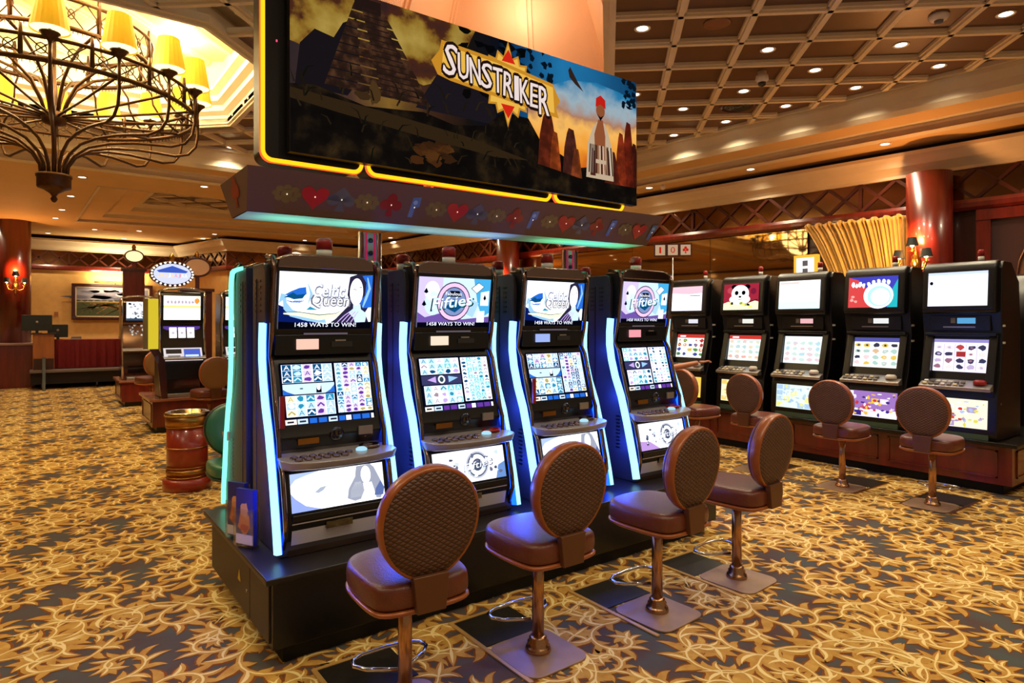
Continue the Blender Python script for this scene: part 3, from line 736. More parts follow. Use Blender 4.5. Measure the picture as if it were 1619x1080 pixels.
    m.box(-.08, .06, -.062, -.04, .115, .15, BLKGL); m.build('payout_tray', t, label='dull steel tray panel at the foot')
    MB().box(-.27, .27, -.035, .01, .0, .035, DKCHR).build('foot_trim', t, bevel=.004)
    signal_light(t, .03, .27, 1.51)
    # left flank extras: red service lever light
    if kind == 'queen':
        MB().box(-.285, -.262, .03, .045, .63, .79, REDPL).build('side_marker', t, label='narrow red strip beside the screen')
    return t
G1 = 'video slot machines on the front of the centre island'
XS = [1.265, 2.075, 2.885, 3.80]
video_slot((XS[0], 3.25, .4365), 0, 'blue neon Celtic Queen slot machine, nearest on the island beside the brochures', G1, 'queen', 'blue', 1, (240, 190, 170))
video_slot((XS[1], 3.25, .4365), 0, 'video slot machine with round Fifties screen and purple bar, second from the brochures', G1, 'fifties', 'blue', 2, (240, 215, 190), 1.005)
video_slot((XS[2], 3.25, .4365), 0, 'video slot machine with Celtic Queen screen, third from the brochures, between two Fifties machines', G1, 'queen', 'blue', 3, (150, 170, 230), 1.01)
video_slot((XS[3], 3.25, .4365), 0, 'video slot machine with pale Fifties screen at the far end of the island', G1, 'fifties', 'blue', 4, (230, 150, 160), 1.03)
G2 = 'green neon slot machines on the back of the centre island'
back = video_slot((XS[0], 4.31, .4365), PI, 'dark slot machine edged in green neon, back to back with the nearest one', G2, 'queen', 'green', 5, (240, 200, 170))
for i in (1, 2, 3):
    copy_tree(back, (XS[i], 4.31, .4365), PI, 'dark green neon slot machine hidden behind slot machine %s of the island' % ['', 'two', 'three', 'four'][i])

# island plinth
t = thing('machine_plinth', 'long black plinth carrying the centre island of slot machines', 'plinth', (0, 0, 0))
MB().box(.87, 4.18, 3.02, 4.30, .09, .405, BLACK).build('body', t, bevel=.004)
MB().box(.83, 4.22, 2.985, 4.34, .405, .435, mat('black_laminate_top', (22, 19, 17), .35)).build('plinth_top', t, bevel=.006)
MB().box(.93, 4.05, 3.07, 4.24, 0, .09, mat('toe_kick_black', (6, 6, 6), .7)).build('toe_kick', t)
m = MB().box(.862, .872, 3.06, 3.38, .11, .39, mat('plinth_door_brown', (44, 30, 20), .45))
m.box(.862, .872, 3.39, 4.24, .11, .39, mat('plinth_door_brown', (44, 30, 20), .45)); d = m.build('end_door', t)
MB().add([(.860, 3.62, .235), (.860, 3.56, .235), (.860, 3.59, .30)], [(0, 1, 2), ], em((235, 160, 40), .25, 'hazard_sticker')).build('warning_sticker', d, label='small yellow triangle sticker')
b = MB().lathe([(.008, 0), (.008, .006)], STEEL, 12); b.xf(Matrix.Translation((.862, 3.43, .235)) @ Matrix.Rotation(R(-90), 4, 'Y')); b.build('door_lock', d)

# chrome posts up to the header
def truss_post(x, lab):
    t = thing('truss_post', lab, 'post', (x, 3.79, .4365), 0, 'chrome truss posts of the sign')
    m = MB()
    for sx in (-.06, .06): m.tube([(sx, 0, 0), (sx, 0, 1.73)], .019, CHROME, 12)
    m.build('chrome_tube', t, label='pair of chrome tubes')
    m = MB()
    for sx in (-.028, .03): m.tube([(sx, -.006, .5), (sx, -.006, 1.73)], .005, em((210, 40, 90), .5), 6)
    m.build('red_light_line', t, label='thin red glowing line')
    m = MB().box(-.045, .045, -.002, .004, 0, 1.73, STEEL)
    m.build('web_plate', t)
    m = MB()
    for z in (1.50, 1.62): m.lathe([(.012, 0), (.012, .02)], BLACK, 12, (0, 0, 0)); 
    b = MB()
    for z in (1.52, 1.60, 1.68):
        q = MB().lathe([(.014, 0), (.016, .012), (.008, .02)], BLACK, 12); q.xf(Matrix.Translation((0, -.003, z)) @ Matrix.Rotation(R(90), 4, 'X')); b.v, b.f, b.mi, b.mats, b.sm = (b.v + q.v, b.f + [[k + len(b.v) for k in f] for f in q.f], b.mi + q.mi, q.mats, b.sm + q.sm)
    b.build('web_hole', t)
truss_post(1.69, 'chrome truss post rising behind the nearest Celtic Queen machine')
truss_post(3.37, 'chrome truss post rising behind the third machine, nearer the header end by the red wall')

# header with card suits
t = thing('sign_header', 'brown hanging header board with coloured card suit symbols above the slot machines', 'header', (0, 0, 0))
HB = mat('header_brown_board', (112, 88, 72), .4, .3)
def hdr(x, top): return 2.365 + .016 * (x - .85) if top else 2.165 + .012 * (x - .85)
m = MB(); x0, x1 = .82, 3.86
v = [(x0, 3.26, hdr(x0, 1)), (x1, 3.26, hdr(x1, 1)), (x1 - .04, 3.40, hdr(x1, 0)), (x0 + .03, 3.40, hdr(x0, 0)),
     (x0, 3.84, hdr(x0, 1)), (x1, 3.84, hdr(x1, 1)), (x1 - .04, 3.70, hdr(x1, 0)), (x0 + .03, 3.70, hdr(x0, 0))]
m.add(v, [(0, 3, 2, 1), (4, 5, 6, 7), (0, 4, 7, 3), (1, 2, 6, 5), (0, 1, 5, 4)], HB)
m.build('board', t)
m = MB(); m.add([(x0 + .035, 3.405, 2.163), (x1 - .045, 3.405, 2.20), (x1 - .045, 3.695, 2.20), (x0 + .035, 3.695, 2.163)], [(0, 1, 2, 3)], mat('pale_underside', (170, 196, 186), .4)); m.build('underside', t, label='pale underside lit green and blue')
def suit(a, k, cx, cy, r, L):
    C = {'heart': mat('suit_red', (190, 30, 40), .3, coat=.5), 'club': mat('suit_crimson', (150, 24, 30), .3, coat=.5), 'diam': mat('suit_blue', (90, 130, 160), .3, coat=.5),
         'spade': mat('suit_grey', (96, 104, 108), .3, coat=.5), 'gold': mat('suit_olive', (120, 108, 60), .3, coat=.5)}[k]
    s = a.h / a.w; Rx = r * s
    if k == 'heart':
        a.poly([(cx + Rx * 1.0 * (math.sin(q) ** 3), cy + r * (.82 * math.cos(q) - .33 * math.cos(2 * q) - .13 * math.cos(3 * q) - .05 * math.cos(4 * q))) for q in [2 * PI * j / 24 for j in range(24)]], C, L)
    elif k == 'club':
        for dx, dy in ((-.5, -.05), (.5, -.05), (0, .5)): a.ell(cx + dx * Rx, cy + dy * r, Rx * .42, r * .42, C, L, 14)
        a.poly([(cx - Rx * .3, cy - r), (cx + Rx * .3, cy - r), (cx + Rx * .08, cy + .1 * r), (cx - Rx * .08, cy + .1 * r)], C, L)
    elif k == 'diam':
        a.poly([(cx - Rx * .35, cy - r * .9), (cx + Rx * .05, cy - r * .9), (cx + Rx * .1, cy - r * .1), (cx + Rx * .45, cy + r * .1), (cx + Rx * .4, cy + r * .9), (cx - Rx * .3, cy + r * .8)], C, L)
        a.ell(cx, cy + r * .4, Rx * .2, r * .2, mat('suit_pale_blue', (150, 190, 205), .3), L + 1, 12)
    elif k == 'spade':
        for dx, dy in ((-.6, -.1), (.6, -.1)): a.ell(cx + dx * Rx, cy + dy * r, Rx * .5, r * .45, C, L, 14)
        a.poly([(cx - Rx * 1.1, cy - .1 * r), (cx, cy + r), (cx + Rx * 1.1, cy - .1 * r), (cx, cy - r * .2)], C, L)
        a.poly([(cx - Rx * .4, cy - r), (cx + Rx * .4, cy - r), (cx, cy)], C, L)
    else:
        for j in range(8):
            q = 2 * PI * j / 8; a.ell(cx + Rx * .75 * math.cos(q), cy + r * .5 * math.sin(q), Rx * .28, r * .22, C, L, 10)
        a.ell(cx, cy, Rx * .4, r * .4, C, L, 12)
U = Vector((1, 0, .014)).normalized(); V = Vector((0, -.14, .20)).normalized(); 
seq = ['gold', 'heart', 'spade', 'gold', 'club', 'diam', 'gold', 'heart', 'spade', 'gold', 'club', 'diam', 'gold', 'heart', 'spade', 'club', 'diam', 'gold', 'heart', 'diam']
for i, k in enumerate(seq):
    a = Art(.16, .244, .0015); suit(a, k, .5, .47, .30, 1); a.ell(.5, .47, .02, .02, em((255, 230, 200), 1.2), 4, 8)
    m = MB(); x = .95 + i * .146; a.put(m, (x, 3.40 - .0, hdr(x, 0)), U, V)
    m.build('suit_symbol', t, label={'heart': 'red heart', 'club': 'dark red club', 'diam': 'blue curled symbol', 'spade': 'grey spade', 'gold': 'dull gold flower symbol'}[k])
m = MB(); a = Art(.5, .23, .0015); suit(a, 'club', .5, .5, .36, 1); a.put(m, (x0 + .028, 3.80, 2.17), (0, -1, 0), (-.03, 0, .2)); m.build('suit_symbol', t, label='red club on the end board')
lamp('header_green_lamp', 'AREA', (1.35, 3.55, 2.05), 1.2, (.35, 1, .85), .8, (PI, 0, 0), sy=.12)
lamp('header_green_lamp', 'AREA', (3.3, 3.55, 2.07), 1.6, (.2, 1, .5), .9, (PI, 0, 0), sy=.12)
lamp('header_blue_lamp', 'AREA', (2.2, 3.55, 2.06), .8, (.6, .8, 1), .7, (PI, 0, 0), sy=.12)

# ---- big picture screen
BX0, BX1, BZ0, BZ1 = 1.05, 3.65, 2.485, 3.415
def art_sun():
    Wd, Hg = BX1 - BX0, BZ1 - BZ0
    a = Art(Wd, Hg, .0006); r = random.Random(21)
    bgm = em_ramp('display_evening_sky', [(0, (44, 34, 36)), (.12, (70, 46, 36)), (.22, (120, 88, 36)), (.30, (60, 36, 24)), (.42, (20, 16, 14)), (.5, (10, 14, 24)), (.56, (16, 60, 100)), (.72, (30, 110, 160)), (1, (14, 50, 84))], 1.0, 'X', .05, 5, Wd)
    a.rect(0, 0, 1, 1, bgm, 0)
    stone = em_ramp('display_stone', [(0, (26, 17, 15)), (.45, (52, 33, 25)), (.6, (78, 50, 34)), (1, (124, 84, 52))], .62, 'Y', .75, 16, 1.0, .5, 10)
    jungle = em_ramp('display_jungle', [(0, (8, 7, 8)), (.45, (22, 17, 14)), (.62, (44, 33, 20)), (1, (84, 62, 32))], .6, 'Y', .7, 7, 1.0, .45, 10)
    cloud = em_ramp('display_cloud', [(0, (40, 32, 40)), (.42, (86, 46, 30)), (.52, (150, 108, 40)), (.62, (176, 140, 56)), (1, (210, 180, 90))], .62, 'Y', 1.2, 3.6, 1.0, .5, 8)
    a.poly([(0, 1), (.44, 1), (.40, .78), (.36, .62), (.30, .55), (.2, .6), (.08, .58), (0, .62)], cloud, .5)
    a.poly([(.01, .38), (.02, .62), (.05, .72), (.09, .7), (.11, .8), (.14, .85), (.15, .5), (.12, .38)], em((30, 24, 28), .6), 1.5).poly([(.28, .4), (.33, .62), (.36, .74), (.40, .76), (.44, .66), (.5, .5), (.5, .4)], em((34, 28, 34), .6), 1.5)
    sk = em_ramp('display_sunset', [(0, (150, 60, 20)), (.2, (205, 100, 24)), (.38, (235, 150, 46)), (.52, (240, 180, 90)), (.60, (170, 120, 90)), (.72, (150, 170, 180)), (.84, (40, 120, 165)), (1, (20, 80, 130))], .95, 'Z', .22, 4.5, Hg)
    a.poly([(.60, .22), (.60, .60), (.64, .74), (.74, .86), (.84, .90), (.93, .88), (1, .84), (1, .2)], sk, 1)
    for k in range(0):
        a.poly(blob(r.uniform(.7, 1), r.uniform(.5, .75), r.uniform(.03, .07), r.uniform(.015, .04), r, 12, .4), em(r.choice([(170, 120, 90), (205, 130, 60), (120, 110, 120), (80, 120, 150)]), .8), 2)
    # left clouds
    for k in range(0):
        a.poly(blob(r.uniform(.03, .34), r.uniform(.62, 1.0), r.uniform(.015, .05), r.uniform(.03, .09), r, 11, .5), em(r.choice([(150, 112, 38), (96, 58, 30), (50, 44, 56), (120, 60, 34), (180, 140, 50)]), .55), 1)
    # stepped pyramid
    st = em((56, 36, 29), .6); st2 = em((42, 27, 23), .6); st3 = em((72, 46, 33), .6)
    apx, apy, bl, br, by = .165, .95, .07, .32, .42
    for k in range(10):
        t0, t1 = k / 10, (k + .86) / 10
        xl0, xr0 = bl + (apx - .03 - bl) * t0, br + (apx + .035 - br) * t0; y0, y1 = by + (apy - by) * t0, by + (apy - by) * t1
        a.poly([(xl0, y0), (xr0, y0), (xr0 - .012, y1), (xl0 + .006, y1)], stone, 3)
    a.poly([(.15, .93), (.19, .93), (.30, .42), (.20, .42)], stone, 4)
    for k in range(16): a.stroke([(.153 + k * .003, .91 - k * .032), (.194 + k * .0068, .91 - k * .032)], .007, st2, 5)
    a.rect(.135, .90, .195, .98, st2, 4)
    # jungle and river, dark
    a.poly([(0, .0), (1, 0), (1, .18), (.9, .2), (.85, .26), (.78, .22), (.7, .3), (.64, .36), (.6, .5), (.52, .5), (.47, .38), (.38, .34), (.3, .38), (.16, .34), (.05, .40), (0, .38)], jungle, 5)
    a.poly([(0, .36), (.2, .33), (.42, .28), (.6, .2), (.5, .18), (.3, .22), (.1, .27), (0, .3)], em((58, 42, 24), .6), 6)
    [a.poly(blob(.32 + r.uniform(-.05, .05), .13 + r.uniform(-.06, .06), .02, .025, r, 9, .5), em(r.choice([(84, 48, 22), (64, 38, 20), (100, 60, 26)]), .55), 6) for _ in range(16)]; a.poly(blob(.18, .43, .014, .07, r, 12, .3), em((88, 62, 32), .6), 6).poly(blob(.155, .40, .02, .03, r, 12, .3), em((70, 48, 28), .6), 6)
    for k in range(70):
        x, y = r.uniform(0, .62), r.uniform(.03, .5); an = r.uniform(.6, 2.5); l = r.uniform(.02, .07)
        a.stroke([(x, y), (x + l * math.cos(an) * .3, y + l), (x + l * math.cos(an) * .8, y + l * 1.3)], [.012, .009, .002], em(r.choice([(34, 26, 16), (44, 34, 18), (20, 22, 14), (52, 40, 24)]), .6), 7)
    for k in range(60):
        x, y = r.uniform(.25, .6), r.uniform(.55, 1.0)
        if x > .40 and y > .1: a.poly(blob(x, y, .016, .03, r, 7, .6), em(r.choice([(16, 14, 12), (8, 10, 12)]), .5), 3)
    # rock towers
    for x, wdt, h0, c in ((.665, .035, .58, (84, 32, 18)), (.69, .02, .45, (130, 56, 22)), (.745, .03, .50, (70, 34, 26)), (.765, .02, .36, (120, 56, 26)), (.90, .03, .40, (80, 30, 20)), (.935, .022, .56, (120, 42, 20)), (.965, .025, .66, (96, 30, 16)), (.99, .02, .5, (60, 22, 14))):
        rk = em_ramp('display_rock_%d' % int(x * 1000), [(0, tuple(int(v * .45) for v in c)), (.5, c), (1, tuple(min(255, int(v * 1.7)) for v in c))], .75, 'Y', .7, 12, 1.0, .5); a.poly([(x - wdt, .14), (x - wdt * .8, h0 * .7), (x - wdt * .5, h0 * .92), (x - wdt * .3, h0), (x + wdt * .3, h0 * .98), (x + wdt * .5, h0 * .85), (x + wdt * .9, h0 * .5), (x + wdt, .14)], rk, 8)
    a.poly([(.6, .2), (.72, .16), (.8, .13), (1, .1), (1, 0), (.55, 0)], jungle, 9)
    # seated man in a red headdress
    sk1, sk2, cl = em((150, 84, 50), .8), em((86, 44, 30), .7), em((205, 180, 150), .8)
    a.poly([(.80, .16), (.805, .42), (.825, .55), (.84, .60), (.87, .60), (.885, .52), (.90, .40), (.905, .16)], cl, 9)
    a.poly([(.835, .2), (.83, .5), (.845, .62), (.862, .62), (.872, .5), (.87, .2)], sk1, 10).poly([(.815, .18), (.82, .4), (.835, .36), (.835, .18)], sk2, 10).poly([(.875, .2), (.875, .42), (.89, .38), (.893, .2)], sk2, 10)
    a.ell(.853, .69, .017, .055, sk1, 11).poly([(.834, .71), (.836, .78), (.853, .81), (.871, .78), (.873, .71), (.853, .74)], em((190, 30, 20), .9), 12).poly([(.84, .66), (.853, .61), (.866, .66), (.853, .64)], INK, 12)
    for k in range(14): a.stroke([(.81 + k * .007, .2), (.815 + k * .006, .42)], .012, em(r.choice([(230, 215, 190), (120, 100, 90), (60, 36, 30), (170, 130, 100)]), .7), 11)
    a.rect(.835, .28, .875, .31, cl, 12)
    # birds
    a.poly([(.955, .79), (.965, .785), (.975, .82), (.972, .78), (.985, .775), (.97, .765), (.96, .77)], INK, 6).poly([(.735, .93), (.742, .96), (.77, .86), (.79, .80), (.76, .84), (.74, .88)], em((60, 40, 34), .6), 6)
    for k in range(40):
        a.poly(blob(r.choice([r.uniform(.94, 1), r.uniform(.56, .68)]), r.uniform(.78, 1.0), .008, .022, r, 6, .6), em((10, 26, 40), .6), 4)
    # sunburst and title
    gold = em((225, 175, 70), 1.0); gold2 = em((190, 130, 36), 1.0)
    cx, cy = .535, .70
    pts = []
    for k in range(32):
        q = 2 * PI * k / 32; rr = (.30 if k % 8 == 0 else (.235 if k % 2 == 0 else .19)); pts.append((cx + rr * math.cos(q) * Hg / Wd * (1.0), cy + rr * math.sin(q)))
    a.poly(pts, gold2, 13); a.poly([(cx + (x - cx) * .9, cy + (y - cy) * .9) for x, y in pts], gold, 14)
    a.poly([(.335, .64), (.318, .72), (.34, .80), (.345, .87), (.5, .85), (.68, .79), (.69, .74), (.705, .68), (.69, .62), (.70, .55), (.6, .57), (.37, .62)], gold2, 15)
    a.poly([(.345, .65), (.35, .84), (.5, .825), (.68, .765), (.685, .58), (.6, .595)], gold, 16)
    a.poly([(cx - .02, .85), (cx, .94), (cx + .022, .85)], em((200, 36, 20), 1), 17).poly([(cx - .022, .555), (cx, .46), (cx + .02, .555)], em((200, 36, 20), 1), 17)
    # individual letters with a dark outline
    T = 'SUNSTRIKER'; x = .352; wds = [.033, .029, .029, .030, .027, .029, .013, .029, .024, .033]
    for i, ch in enumerate(T):
        wd = wds[i]; hh = .205 if i in (0, 9) else .17; yy = .745 - .0095 * i + (.01 if i == 0 else (-.01 if i == 9 else 0)); rot = (-.12, .02, .06, -.04, .02, -.03, .02, .05, -.02, .03)[i]
        for L, k, mt in ((18, 1.30, em((40, 22, 16), .6)), (19, 1.0, em((228, 210, 205), 1.0))):
            vs, fs, tw, th = text_geo(ch)
            if k > 1:
                for ox, oy in ((-.0045, 0), (.0045, 0), (0, .02), (0, -.02), (-.0035, .014), (.0035, -.014), (.0035, .014), (-.0035, -.014)):
                    a.text(ch, x + wd / 2 + ox, yy + oy, wd * 1.06, hh * 1.02, mt, 18, 0, rot)
            else:
                for ox in (-.0008, 0, .0008): a.text(ch, x + wd / 2 + ox, yy, wd, hh, mt, 19 + (ox + .0008) * 100, 0, rot)
        x += wd + .0042
    return a
t = thing('picture_screen', 'huge wide display reading SUNSTRIKER with a pyramid and sunset above the slot machines', 'screen', (BX0, 3.35, BZ0))
MB().box(0, BX1 - BX0, .004, .05, 0, BZ1 - BZ0, BLKPL).build('housing', t)
m = MB(); art_sun().clip().put(m, (0, 0, 0), (1, 0, 0), (0, 0, 1)); m.build('picture', t, label='dark jungle pyramid scene turning to a blue and orange sky')
def rrect(x0, x1, z0, z1, r, n=6):
    P = []
    for cx, cz, a0 in ((x1 - r, z1 - r, 0), (x0 + r, z1 - r, 90), (x0 + r, z0 + r, 180), (x1 - r, z0 + r, 270)):
        for k in range(n + 1): P.append((cx + r * math.cos(R(a0 + 90 * k / n)), cz + r * math.sin(R(a0 + 90 * k / n))))
    return P
NEONY = em((255, 170, 20), 1.8, 'amber_neon_glow'); NEONR = em((255, 90, 40), 1.4, 'orange_neon_glow')
for i, (xa, xb, lab) in enumerate(((.935, 1.475, 'yellow neon edged black box sticking out past the left end of the big screen'),
                                  (1.515, 2.862, 'long black sign box with amber neon edge behind the middle of the big screen'),
                                  (2.905, 3.58, 'short black sign box with amber neon edge behind the right part of the big screen'))):
    t = thing('neon_sign_box', lab, 'sign box', (xa, 3.425, 2.445), 0, 'neon edged boxes behind the big screen')
    Wd, Hg = xb - xa, (1.3 if i == 0 else .93); P = rrect(0, Wd, 0, Hg, .05)
    MB().prism(P, 'y', 0, .17, BLKPL).build('box', t)
    MB().tube([(x, -.004, z) for x, z in P], .011, NEONY, 8, closed=True).build('neon_outline', t, label='glowing amber outline')
    MB().tube([(x, .012, z) for x, z in rrect(-.006, Wd + .006, -.006, Hg + .006, .05)], .008, NEONR, 6, closed=True).build('outer_outline', t, label='thin orange outline')
    if i == 0:
        MB().lathe([(.004, 0), (.004, .01)], em((230, 60, 90), 2), 8, (.07, -.003, .62), 1, 1).build('power_light', t)
for x, lab in ((1.92, 'nearer steel strut holding the big screen on the header'), (3.0, 'farther steel strut holding the big screen on the header')):
    b = MB(); b.box(-.035, -.015, -.01, .01, 0, .12, CHROME).box(.015, .035, -.01, .01, 0, .12, CHROME).box(-.015, .015, -.004, .004, 0, .12, STEEL); o = b.build('support_strut'); o.location = (x, 3.46, 2.375)
    tag(o, lab, 'strut', 'steel struts under the big screen')

# ================================================================== STOOLS
def make_stool(label, group, leather=LEATHER, backm=QUILT, rimm=RIM, ring=True, plate=True, hatch=True):
    """local +y points at the machine"""
    t = thing('casino_stool', label, 'stool', (0, 0, 0), 0, group)
    if plate:
        P = [(x, y) for x, y in rrect(-.19, .17, -.20, .17, .07)]
        MB().prism(P, 'z', .003, .012, PLATE).build('floor_plate', t, bevel=.002)
    MB().lathe([(.062, .010), (.064, .02), (.058, .035), (.050, .04), (.052, .055), (.042, .065), (.044, .075), (.034, .085)], STOOLMET, 24).build('base_collar', t, label='stepped metal collar on the floor')
    MB().lathe([(.030, .08), (.029, .3), (.029, .505)], STOOLMET, 20).build('post', t)
    if ring:
        pts = []
        for a in range(0, 181, 20): pts.append((-.06 + .0, 0, 0))
        ctl = [(-.02, .03), (-.13, .10), (-.165, .15), (-.155, .20), (-.11, .225), (0, .235), (.11, .225), (.155, .20), (.165, .15), (.13, .10), (.02, .03)]
        MB().tube([(x, y, .155) for x, y in ctl], .009, CHROME, 10).build('foot_ring', t, bevel=0, label='chrome loop footrest')
    # seat: rounded cushion, squarish, front corners cut
    def plan(k):
        base = [(-.15, -.235), (.15, -.235), (.205, -.19), (.215, -.05), (.215, .12), (.17, .215), (.08, .245), (-.08, .245), (-.17, .215), (-.215, .12), (-.215, -.05), (-.205, -.19)]
        return [(x * k, y * k) for x, y in base]
    m = MB(); rows = []
    for z, k in ((.515, .95), (.52, 1.0), (.545, 1.015), (.585, 1.01), (.60, .985), (.612, .93), (.618, .7), (.621, .3)):
        rows.append([(x, y, z) for x, y in plan(k)])
    n = 12; vs = [p for r_ in rows for p in r_]
    fs = [(i * n + j, i * n + (j + 1) % n, (i + 1) * n + (j + 1) % n, (i + 1) * n + j) for i in range(len(rows) - 1) for j in range(n)] + [tuple(range(n))[::-1], tuple(range((len(rows) - 1) * n, len(rows) * n))]
    m.add(vs, fs, leather, True); m.build('seat_cushion', t, sub=2)
    m = MB(); rows = []
    for z, k in ((.485, .80), (.488, .96), (.50, 1.03), (.512, 1.03), (.518, .97)): rows.append([(x, y, z) for x, y in plan(k)])
    vs = [p for r_ in rows for p in r_]
    fs = [(i * n + j, i * n + (j + 1) % n, (i + 1) * n + (j + 1) % n, (i + 1) * n + j) for i in range(len(rows) - 1) for j in range(n)] + [tuple(range(n))[::-1], tuple(range((len(rows) - 1) * n, len(rows) * n))]
    m.add(vs, fs, rimm, True); m.build('seat_rim', t, sub=2)
    # seat tube/under box
    MB().box(-.10, .10, -.10, .10, .468, .49, DKCHR).build('seat_mount', t, bevel=.004)
    # back: egg-shaped panel, leaning back a little
    def egg(k, s=1.0):
        out = []
        for i in range(36):
            a = 2 * PI * i / 36; c, d = math.cos(a), math.sin(a)
            w_ = .207 * (1 + .07 * d); out.append((w_ * c * k, .222 * d * k))
        return out
    tilt = Matrix.Translation((0, -.232, .835)) @ Matrix.Rotation(R(6), 4, 'X')
    def disc(mt, name, prof, lab=None):
        m = MB(); rows = [[(x, y, z) for x, z in egg(k)] for k, y in prof]; n = 36
        vs = [p for r_ in rows for p in r_]
        fs = [(i * n + j, (i + 1) * n + j, (i + 1) * n + (j + 1) % n, i * n + (j + 1) % n) for i in range(len(rows) - 1) for j in range(n)] + [tuple(range(n)), tuple(range((len(rows) - 1) * n, len(rows) * n))[::-1]]
        m.add(vs, fs, mt, True); m.xf(tilt); return m.build(name, t, label=lab)
    disc(rimm, 'back_rim', [(.93, -.026), (.975, -.030), (1.0, -.022), (1.01, 0), (1.0, .025), (.95, .035)], 'polished brown rim round the back')
    disc(backm, 'back_panel', [(.3, -.034), (.7, -.033), (.93, -.029), (.955, -.024), (.955, -.01)], 'quilted outer face of the back')
    disc(leather, 'back_cushion', [(.96, .02), (.95, .045), (.85, .062), (.5, .07), (.2, .071)], 'padded inner face of the back')
    MB().add([(-.06, -.263, .50), (.06, -.263, .50), (.075, -.260, .64), (-.075, -.260, .64), (-.06, -.225, .50), (.06, -.225, .50), (.075, -.225, .64), (-.075, -.225, .64)],
             [(0, 1, 2, 3), (4, 7, 6, 5), (0, 4, 5, 1), (2, 6, 7, 3), (0, 3, 7, 4), (1, 5, 6, 2)], mat('stool_bracket_brown', (96, 58, 34), .4, .3)).build('back_bracket', t, bevel=.004)
    return t
GS = 'brown stools at the front of the centre island'
st = make_stool('brown leather stool nearest the camera, with quilted round back', GS)
st.location = (1.225, 2.40, 0); st.rotation_euler = (0, 0, R(-4))
copy_tree(st, (1.955, 2.43, 0), R(0), 'brown stool with blue light on its seat, second from the camera')
copy_tree(st, (2.755, 2.375, 0), R(3), 'brown stool third from the camera, at the dark machine plinth')
copy_tree(st, (3.515, 2.39, 0), R(4), 'brown stool at the far end of the island beside open carpet')
GR = 'brown stools along the right hand bank'
for y, lab, rz in ((2.32, 'brown stool on the right, nearest the brochures, with light quilted back', 3), (3.10, 'brown stool on the right in front of the red and blue screen', 2),
                   (4.02, 'brown stool on the right, half hidden behind a front stool', 0), (4.80, 'brown stool on the right beside the panda machine, seat seen past the island', -6)):
    copy_tree(st, (6.28, y, 0), R(-90 + rz), lab, group=GR)

def hatch(x, y, w, d, lab):
    t = thing('floor_access_plate', lab, 'floor plate', (x, y, 0), 0, 'dark floor plates under the stools')
    MB().box(-w / 2, w / 2, -d / 2, d / 2, .003, .008, HATCH).build('plate', t, bevel=.001)
    m = MB(); e = .022
    m.box(-w / 2 - e, w / 2 + e, d / 2, d / 2 + e, .003, .010, mat('brass_floor_trim', (196, 152, 84), .4, .2)).box(-w / 2 - e, -w / 2, -d / 2 - .38, d / 2, .003, .010, MATS['brass_floor_trim'])
    m.build('brass_edge', t, label='thin brass edging')
hatch(1.21, 2.74, .36, .30, 'dark floor plate with brass edge before the nearest stool')
hatch(1.95, 2.76, .36, .30, 'dark floor plate with brass edge before the second stool')
hatch(2.73, 2.70, .36, .28, 'dark floor plate with brass edge before the third stool')
hatch(3.48, 2.70, .34, .28, 'dark floor plate with brass edge before the farthest front stool')
def hatch_r(y, lab):
    t = thing('floor_access_plate', lab, 'floor plate', (6.62, y, 0), -PI / 2, 'dark floor plates along the right bank')
    MB().box(-.18, .18, -.15, .20, .003, .008, HATCH).build('plate', t)
    for sx in (-.19, .19): MB().box(sx - .01, sx + .01, -.5, .2, .003, .010, BRASS).build('brass_edge', t)
for y, lab in ((2.32, 'dark floor plate by the right bank stool nearest the brochures'), (3.10, 'dark floor plate by the second right bank stool'), (4.02, 'dark floor plate by the third right bank stool')): hatch_r(y, lab)
# green stools behind the island
sg = make_stool('green leather stool on the back side of the island beside the bin', 'green stools behind the island', GREEN, GREEN, GREEND)
sg.location = (1.22, 5.12, 0); sg.rotation_euler = (0, 0, PI); sg.scale = (.95, .95, .92)
for i, x in enumerate((2.03, 2.84, 3.7)): copy_tree(sg, (x, 5.12, 0), PI, 'green leather stool hidden behind machine %s of the island' % ('two', 'three', 'four')[i])

